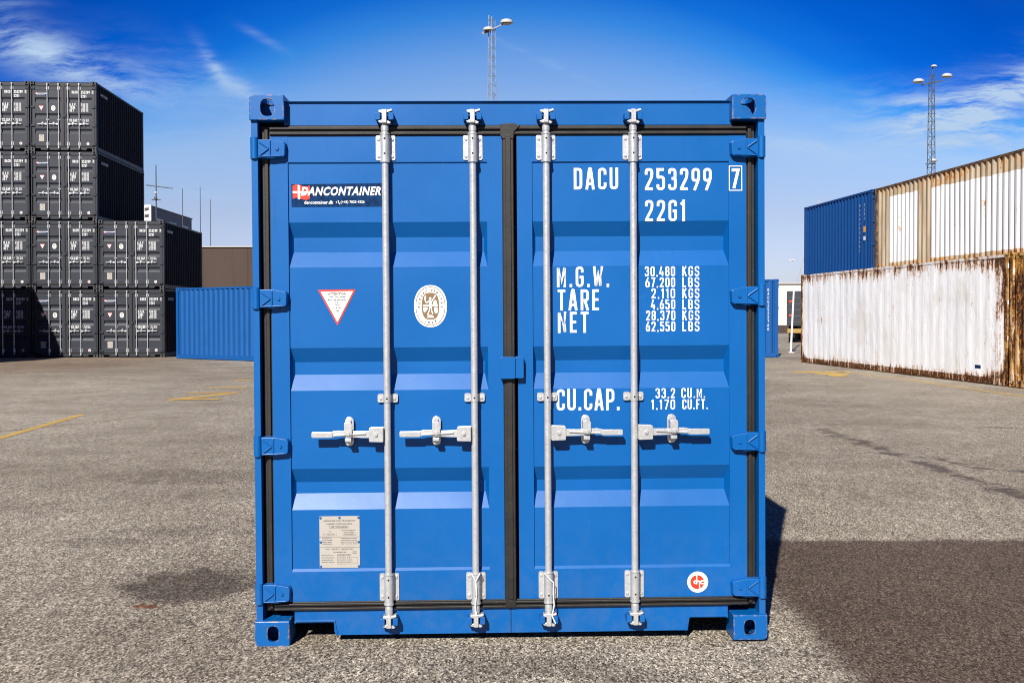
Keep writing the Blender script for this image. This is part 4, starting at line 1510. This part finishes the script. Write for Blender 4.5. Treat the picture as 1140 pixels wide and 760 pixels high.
BO = WO + s_ * 2.56 + u * 0.15
bg_ = {'paint': M['beige'], 'worn': M['darkrail'], 'side': M['beige'], 'rail': M['beige'], 'post': M['darkrail'], 'top': M['darkrail'], 'deep': False, 'roof': M['darkrail']}
uw = make_container(bg_, L=12.192, H=2.896, lettered=False, depth=0.048)
low = copy_tree(uw)
place(low, BO, WA)
tag(low, 'beige container standing on the ground, hidden behind the long rusty white one', 'shipping container')
place(uw, BO + s_ * 0.02, WA - 0.002, 2.898)
tag(uw, 'beige corrugated container with white painted patches, stacked high behind the rusty white one', 'shipping container')
bd = {'paint': M['blue_deep'], 'worn': M['blue_deep'], 'deep': False}
ub = make_container(bd, L=6.058, H=2.896, lettered=False, depth=0.042)
lb = copy_tree(ub)
B2 = BO + u * 12.29
place(lb, B2, WA)
tag(lb, 'blue container on the ground under the stacked blue one, behind the rusty white one', 'shipping container')
place(ub, B2 - s_ * 0.02, WA + 0.004, 2.898)
tag(ub, 'blue container stacked high at the far end of the beige corrugated one', 'shipping container')
k2 = MB(DX)
M['orange'] = flatpaint('orange_label', (0.75, 0.30, 0.02))
for i, ch in enumerate('DACU2532481'):
    t_ = MB()
    stencil(t_, ch, 0, 0.10, 0.10, 0.06, 0, M['white'])
    k2.add([(0.0095 + v[1], 0.98 - v[0], 2.38 - i * 0.155 + v[2]) for v in t_.v], t_.f, M['white'])
for i, ch in enumerate('22G1'):
    t_ = MB()
    stencil(t_, ch, 0, 0.10, 0.10, 0.06, 0, M['white'])
    k2.add([(0.0095 + v[1], 0.62 - v[0], 2.38 - i * 0.155 + v[2]) for v in t_.v], t_.f, M['white'])
k2.quad((0.010, 0.66, 1.50), (0.010, 0.48, 1.50), (0.010, 0.48, 1.70), (0.010, 0.66, 1.70), M['orange'])
k2.quad((0.010, 0.66, 1.22), (0.010, 0.48, 1.22), (0.010, 0.48, 1.36), (0.010, 0.66, 1.36), M['white'])
side = [c_ for c_ in ub.children if c_.name.startswith('side_panel')][0]
k2.build('side_lettering', side)

# ------------------------------------------------------------------ buildings far behind
def wall_fn(c, panel, dark, stain=0.3):
    def fn(t):
        o = t.coords()
        x, y, z = t.sep(o)
        n = t.noise(o, 0.5, 5, 0.65)
        g = t.noise(t.mapping(o, scale=(1.5, 1.5, 0.15)), 1.0, 5, 0.6)
        f = t.math('MODULO', t.math('ADD', x, 500), panel)
        ln_ = t.step(t.math('ABSOLUTE', t.math('SUBTRACT', f, panel / 2)), 0.05, 0.02)
        col = t.mix(n, tuple(v * 0.85 for v in c), tuple(min(1, v * 1.12) for v in c))
        col = t.mix(t.math('MULTIPLY', t.step(g, 0.5, 0.7), stain), col, dark)
        col = t.mix(t.math('MULTIPLY', ln_, 0.6), col, dark)
        return {'Base Color': col}
    return fn


M['brownwall'] = material('brown_concrete_panels', rough=0.85, spec=0.2, fn=wall_fn((0.06, 0.042, 0.034), 3.2, (0.03, 0.022, 0.018)))
M['greywall'] = material('blue_grey_cladding', rough=0.6, spec=0.3, fn=wall_fn((0.10, 0.12, 0.16), 1.6, (0.08, 0.10, 0.13), 0.2))
M['palewall'] = material('pale_wall', rough=0.7, spec=0.3, fn=wall_fn((0.50, 0.49, 0.47), 6.0, (0.35, 0.33, 0.30), 0.3))
M['coping'] = flatpaint('light_coping', (0.34, 0.33, 0.32))
M['glass'] = material('dark_window_glass', (0.02, 0.03, 0.04), 0.1, spec=0.8)
M['steel'] = flatpaint('grey_mast_steel', (0.055, 0.06, 0.07), 0.5, 0.2)
M['lamp'] = flatpaint('pale_lamp_housing', (0.36, 0.36, 0.35), 0.4, 0.15)
M['palesteel'] = flatpaint('pale_mast_steel', (0.20, 0.21, 0.22), 0.5, 0.15)
M['lens'] = material('lamp_lens', (0.12, 0.11, 0.09), 0.15, spec=0.6)

wh_ = empty('warehouse', (-10, 75, 0))
b = MB()
b.box(-14, 6.5, 0, 14, 0, 6.45, M['brownwall'])
b.build('wall', wh_)
b = MB()
b.box(-14.1, 6.6, -0.1, 14.1, 6.45, 6.53, M['coping'])
b.build('roof_edge', wh_)
tag(wh_, 'low brown panelled warehouse behind the blue side-on container and dark stack', 'building')

gb = empty('office_building', (-34, 95, 0))
gb.rotation_euler = (0, 0, 0.0)
b = MB()
# long block receding: outline polygon in plan
pl_ = [(-8, 0), (1.55, 0), (1.35, 12.5), (-8, 12.5)]


def planprism(b, pl, z0, z1, mat):
    n = len(pl)
    b.add([(x, y, z0) for x, y in pl] + [(x, y, z1) for x, y in pl],
          [tuple(reversed(range(n))), tuple(range(n, 2 * n))] + [(i, (i + 1) % n, n + (i + 1) % n, n + i) for i in range(n)], mat)


planprism(b, pl_, 0, 11.4, M['greywall'])
b.build('wall', gb)
b = MB()
planprism(b, [(-8.1, -0.1), (1.62, -0.1), (1.42, 12.6), (-8.1, 12.6)], 11.4, 11.5, M['steel'])
b.build('roof', gb)
b = MB()
b.box(-4.2, 1.55, -0.16, -0.001, 9.3, 11.55, M['offw'])
sgn_ = b.build('sign_panel', gb)
k = MB()
for zz in (9.8, 10.4, 11.0):
    k.quad((0.98, -0.17, zz), (1.35, -0.17, zz + 0.05), (1.35, -0.17, zz + 0.33), (0.98, -0.17, zz + 0.28), M['ink'])
k.build('sign_mark', sgn_)
tag(gb, 'blue-grey office block with white end panel, showing above the two-high dark column', 'building')
wsl = MB()
dv = Vector((-0.2, 12.5)).normalized()
for i in range(3):
    a0 = 1.0 + i * 4.0
    p0 = Vector((1.55, 0)) + dv * a0
    p1 = p0 + dv * 2.2
    nx_ = Vector((dv.y, -dv.x)) * 0.04
    w1 = MB()
    p0, p1 = p0 + nx_, p1 + nx_
    w1.quad((p0.x, p0.y, 9.9), (p1.x, p1.y, 9.9), (p1.x, p1.y, 10.5), (p0.x, p0.y, 10.5), M['glass'])
    w1.build('window', gb)


def pole(name, x, y, z0, z1, r, label, cat, bars=()):
    root = empty(name, (x, y, z0))
    b = MB()
    b.cyl((0, 0, 0), (0, 0, z1 - z0), r, r * 0.5, M['steel'], 8)
    b.build('mast', root)
    for (zz, x0, x1, dz) in bars:
        b = MB()
        b.cyl((x0, 0, zz - z0), (x1, 0, zz - z0 + dz), r * 0.6, r * 0.5, M['steel'], 6)
        b.build('crossbar', root)
    tag(root, label, cat)
    return root


an = pole('antenna_mast', -31.9, 94.6, 0.0, 15.1, 0.09, 'tall radio antenna with a thin crossbar rising above the blue-grey office roof', 'antenna', ((13.3, -0.9, 1.5, -0.3), (12.0, -0.4, 0.4, 0.0)))
b = MB()
b.dome((0, -0.12, 12.1), 0.15, 0.12, 0.20, M['steel'])
b.dome((0, -0.12, 12.6), 0.12, 0.10, 0.12, M['lamp'])
b.build('antenna_drum', an)
pole('antenna_rod', -29.6, 94.8, 0.0, 13.0, 0.055, 'short thin rod antenna left of the tallest part of the office roof', 'antenna')
pole('antenna_rod', -27.3, 95.5, 0.0, 12.1, 0.05, 'slim rod antenna standing beside the brown warehouse against the sky', 'antenna')
pole('antenna_rod', -26.0, 88.0, 0.0, 12.3, 0.05, 'lone thin pole above the brown warehouse roof', 'antenna')

# pale wall at the right distance
pw = empty('storage_hall', (30, 92, 0))
b = MB()
b.box(-9, 40, 0, 18, 0.7, 4.3, M['palewall'])
b.build('wall', pw)
b = MB()
b.box(-9.1, 40.1, -0.06, 18.1, 0, 0.7, M['brownwall'])
b.build('plinth', pw)
b = MB()
b.box(-9.2, 40.2, -0.15, 18.2, 4.3, 4.45, M['coping'])
b.build('roof_edge', pw)
tag(pw, 'long pale low hall seen in the gap between the blue and rusty white containers', 'building')
sh = empty('silo_block', (23.0, 104, 0))
b = MB()
b.box(-1.2, 0.2, 0, 2, 0, 6.2, M['palewall'])
b.build('wall', sh)
b = MB()
b.box(-1.3, 0.3, -0.1, 2.1, 6.2, 6.35, M['coping'])
b.build('roof', sh)
tag(sh, 'small pale block rising above the long pale hall beside the main container', 'building')

# ------------------------------------------------------------------ lighting masts
def lamp_mast(loc, H, wb, wt, ang, heads, label, sections=34, steel='steel'):
    st_ = M[steel]
    root = empty('light_mast', loc)
    b = MB()
    legs = []
    for i in range(3):
        a = ang + i * 2 * math.pi / 3
        legs.append((math.cos(a), math.sin(a)))
    for lx, ly in legs:
        b.cyl((lx * wb, ly * wb, 0), (lx * wt, ly * wt, H), 0.036, 0.028, st_, 6)
    b.build('lattice_legs', root)
    b = MB()
    for i in range(sections):
        z0, z1 = H * i / sections, H * (i + 1) / sections
        r0 = wb + (wt - wb) * i / sections
        r1 = wb + (wt - wb) * (i + 1) / sections
        for j in range(3):
            p, q = legs[j], legs[(j + 1) % 3]
            if i % 2:
                p, q = q, p
            b.cyl((p[0] * r0, p[1] * r0, z0), (q[0] * r1, q[1] * r1, z1), 0.016, 0.016, st_, 4, caps=False)
            b.cyl((p[0] * r1, p[1] * r1, z1), (q[0] * r1, q[1] * r1, z1), 0.014, 0.014, st_, 4, caps=False)
    b.build('lattice_bracing', root)
    for kind, hx_, hz, tilt in heads:
        if kind == 'arm':
            b = MB()
            b.hull_beam((hx_[0], 0, hz[0]), (hx_[1], 0, hz[1]), 0.09, 0.09, 0.09, 0.09, st_)
            b.build('arm', root)
        elif kind == 'post':
            b = MB()
            b.cyl((hx_, 0, hz), (hx_, 0, hz + tilt), 0.05, 0.05, st_, 6)
            b.build('post', root)
        else:
            b = MB()
            b.dome((hx_, -0.1, hz), 0.42 * kind, 0.34 * kind, 0.22 * kind, M['lamp'], z0=-0.3)
            o = b.build('lamp_head', root)
            l = MB()
            l.cyl((hx_, -0.1, hz - 0.12 * kind), (hx_, -0.1, hz - 0.085 * kind), 0.30 * kind, 0.36 * kind, M['lens'], 14)
            l.build('lamp_lens', o)
    tag(root, label, 'light mast')
    return root


lamp_mast((-1.50, 80, 0), 23.9, 0.62, 0.28, 0.5,
          [('arm', (-0.7, 1.0), (22.85, 23.65), 0), (1.0, -0.25, 23.15, 0), (1.15, 1.12, 23.70, 0), ('arm', (-0.75, -0.2), (22.95, 22.98), 0), ('post', 0.0, 23.9, 0.25), ('post', -0.22, 23.9, 0.35)],
          'pale lattice floodlight mast rising from behind the main blue container', steel='palesteel')
lamp_mast((31.80, 80, 0), 19.7, 0.50, 0.22, 0.2,
          [('arm', (-0.75, 0.85), (18.95, 19.30), 0), (1.0, -1.05, 19.22, 0), (0.95, 1.10, 19.62, 0), ('post', 0.05, 19.6, 0.75), (0.55, 0.12, 20.35, 0), (0.7, 0.12, 13.25, 0), ('arm', (-0.42, 0.3), (13.0, 13.05), 0)],
          'dark lattice floodlight mast rising behind the beige container on the right')

# ------------------------------------------------------------------ leaning pole frame
fr = empty('pole_frame', (11.72, 44.0, 0))
b = MB()
b.cyl((-0.06, 0, 0.02), (0.06, 0, 2.62), 0.045, 0.04, M['offw'], 10)
b.build('upright', fr)
b = MB()
b.cyl((-0.06, 0, 0.05), (0.42, 0.5, 0.30), 0.03, 0.03, M['steel'], 8)
b.build('brace', fr)
b = MB()
b.prism(rrect(-0.16, 0.06, 0.0, 0.03, 0.01), -0.1, 0.12, M['offw'])
b.build('foot', fr)
tag(fr, 'thin white upright pole with a short brace, standing left of the rusty white container', 'pole')

# ------------------------------------------------------------------ truck behind the rusty container
M['truckdark'] = flatpaint('dark_truck_paint', (0.03, 0.033, 0.038), 0.4, 0.2)
M['tyre'] = material('tyre_rubber', (0.02, 0.02, 0.02), 0.8)
M['redlamp'] = flatpaint('red_tail_lamp', (0.55, 0.06, 0.02), 0.3)
M['yel'] = flatpaint('yellow_marker', (0.28, 0.18, 0.05), 0.5)
tr = empty('truck', (16.95, 60, 0), R(-19))
b = MB()
b.prism(rrect(-1.25, 1.25, 0.95, 2.95, 0.06), 0.0, 7.2, M['truckdark'])
b.build('cargo_body', tr, bevel=0.02)
b = MB()
b.prism(rrect(-1.2, 1.2, 0.7, 2.8, 0.12), 7.5, 9.6, M['truckdark'])
b.box(-1.05, 1.05, 9.6, 9.62, 1.7, 2.5, M['glass'])
b.build('cab', tr, bevel=0.05)
b = MB()
b.box(-0.5, 0.5, 0.2, 9.3, 0.6, 0.94, M['black'])
b.build('chassis', tr)
for yy in (1.2, 2.5, 8.4):
    for sx in (-1, 1):
        b = MB()
        b.cyl((sx * 0.85, yy, 0.5), (sx * 1.2, yy, 0.5), 0.5, 0.5, M['tyre'], 20)
        wl = b.build('wheel', tr)
        b = MB()
        b.cyl((sx * 1.2, yy, 0.5), (sx * 1.215, yy, 0.5), 0.26, 0.2, M['offw'], 14)
        b.build('rim', wl)
for sx in (-1, 1):
    b = MB()
    b.box(sx * 1.02 - 0.1, sx * 1.02 + 0.1, -0.03, -0.002, 2.3, 2.42, M['redlamp'])
    b.build('tail_lamp', tr)
    b = MB()
    b.box(sx * 1.0 - 0.12, sx * 1.0 + 0.12, -0.03, -0.002, 1.5, 1.62, M['redlamp'])
    b.build('tail_lamp', tr)
b = MB()
for zz in (1.15, 1.5, 1.85, 2.2, 2.55):
    b.box(-1.15, 1.15, -0.02, -0.001, zz, zz + 0.05, M['steel'])
b.build('rear_slats', tr)
b = MB()
b.box(-1.2, 1.2, -0.05, 0.06, 0.55, 0.80, M['yel'])
b.build('rear_bumper', tr)
tag(tr, 'dark truck seen from behind, mostly hidden by the far end of the rusty white container', 'truck')

# ------------------------------------------------------------------ gull and far crane
M['gull'] = flatpaint('white_grey_feathers', (0.50, 0.50, 0.50), 0.7, 0.1)
M['gulldark'] = flatpaint('dark_wing_tips', (0.06, 0.06, 0.065), 0.7, 0.1)
gl = empty('gull', (25.2, 95.0, 6.5))
b = MB()
n = 10
prof_ = [(-0.26, 0.01), (-0.20, 0.045), (-0.08, 0.075), (0.05, 0.08), (0.14, 0.055), (0.20, 0.045), (0.25, 0.04), (0.29, 0.015)]
vs = []
for px_, r_ in prof_:
    for i in range(n):
        a_ = 2 * math.pi * i / n
        vs.append((px_, r_ * math.cos(a_), r_ * 0.9 * math.sin(a_) + 0.03 * (px_ > 0.15)))
fs = []
for j in range(len(prof_) - 1):
    for i in range(n):
        fs.append((j * n + i, j * n + (i + 1) % n, (j + 1) * n + (i + 1) % n, (j + 1) * n + i))
fs += [tuple(range(n)), tuple(reversed(range((len(prof_) - 1) * n, len(prof_) * n)))]
b.add(vs, fs, M['gull'], True)
b.build('body', gl)
for sy in (-1, 1):
    b = MB()
    st = [(0.05, 0.08, 0.12, 0.02), (0.22, 0.10, 0.10, 0.12), (0.42, 0.04, 0.07, 0.07), (0.55, -0.06, 0.02, -0.02)]
    vs = []
    for (yy, xc, ch, zz) in st:
        for (dx, dz) in ((-ch, 0.0), (0, 0.012), (ch * 0.5, 0.0), (0, -0.008)):
            vs.append((xc + dx, sy * yy, zz + dz))
    fs = []
    for j in range(3):
        for i in range(4):
            fs.append((4 * j + i, 4 * j + (i + 1) % 4, 4 * j + 4 + (i + 1) % 4, 4 * j + 4 + i))
    fs += [(0, 1, 2, 3), (12, 13, 14, 15)]
    b.add(vs, fs, M['gull'])
    b.add([vs[12], vs[13], vs[14], (vs[12][0] - 0.05, vs[12][1] + sy * 0.08, vs[12][2] - 0.02)], [(0, 1, 2), (0, 2, 3)], M['gulldark'])
    b.build('wing', gl)
tag(gl, 'small white gull flying in the gap left of the stacked blue container', 'bird')

cr = empty('harbour_crane', (56.0, 220, 0))
M['crane'] = flatpaint('pale_crane_steel', (0.30, 0.32, 0.36), 0.6, 0.1)
b = MB()
p0, p1 = Vector((3.2, 0, 6.0)), Vector((8.5, 0, 26.0))
for dx in (-0.45, 0.45):
    b.cyl((p0.x + dx, 0, p0.z), (p1.x + dx * 0.4, 0, p1.z), 0.11, 0.08, M['crane'], 6)
for i in range(16):
    q0 = p0.lerp(p1, i / 16)
    q1 = p0.lerp(p1, (i + 1) / 16)
    sg_ = 1 if i % 2 else -1
    w0, w1 = 0.45 - 0.27 * i / 16, 0.45 - 0.27 * (i + 1) / 16
    b.cyl((q0.x + sg_ * w0, 0, q0.z), (q1.x - sg_ * w1, 0, q1.z), 0.05, 0.05, M['crane'], 4)
b.build('jib', cr)
b = MB()
b.box(1.2, 5.0, -2, 2, 3.0, 6.2, M['crane'])
b.build('cab', cr)
b = MB()
b.box(0.6, 5.6, -2.5, 2.5, 0.0, 1.2, M['steel'])
b.box(2.4, 3.8, -0.8, 0.8, 1.2, 3.0, M['steel'])
b.build('undercarriage', cr)
tag(cr, 'faint far-off lattice crane jib leaning up beside the stacked blue container', 'crane')
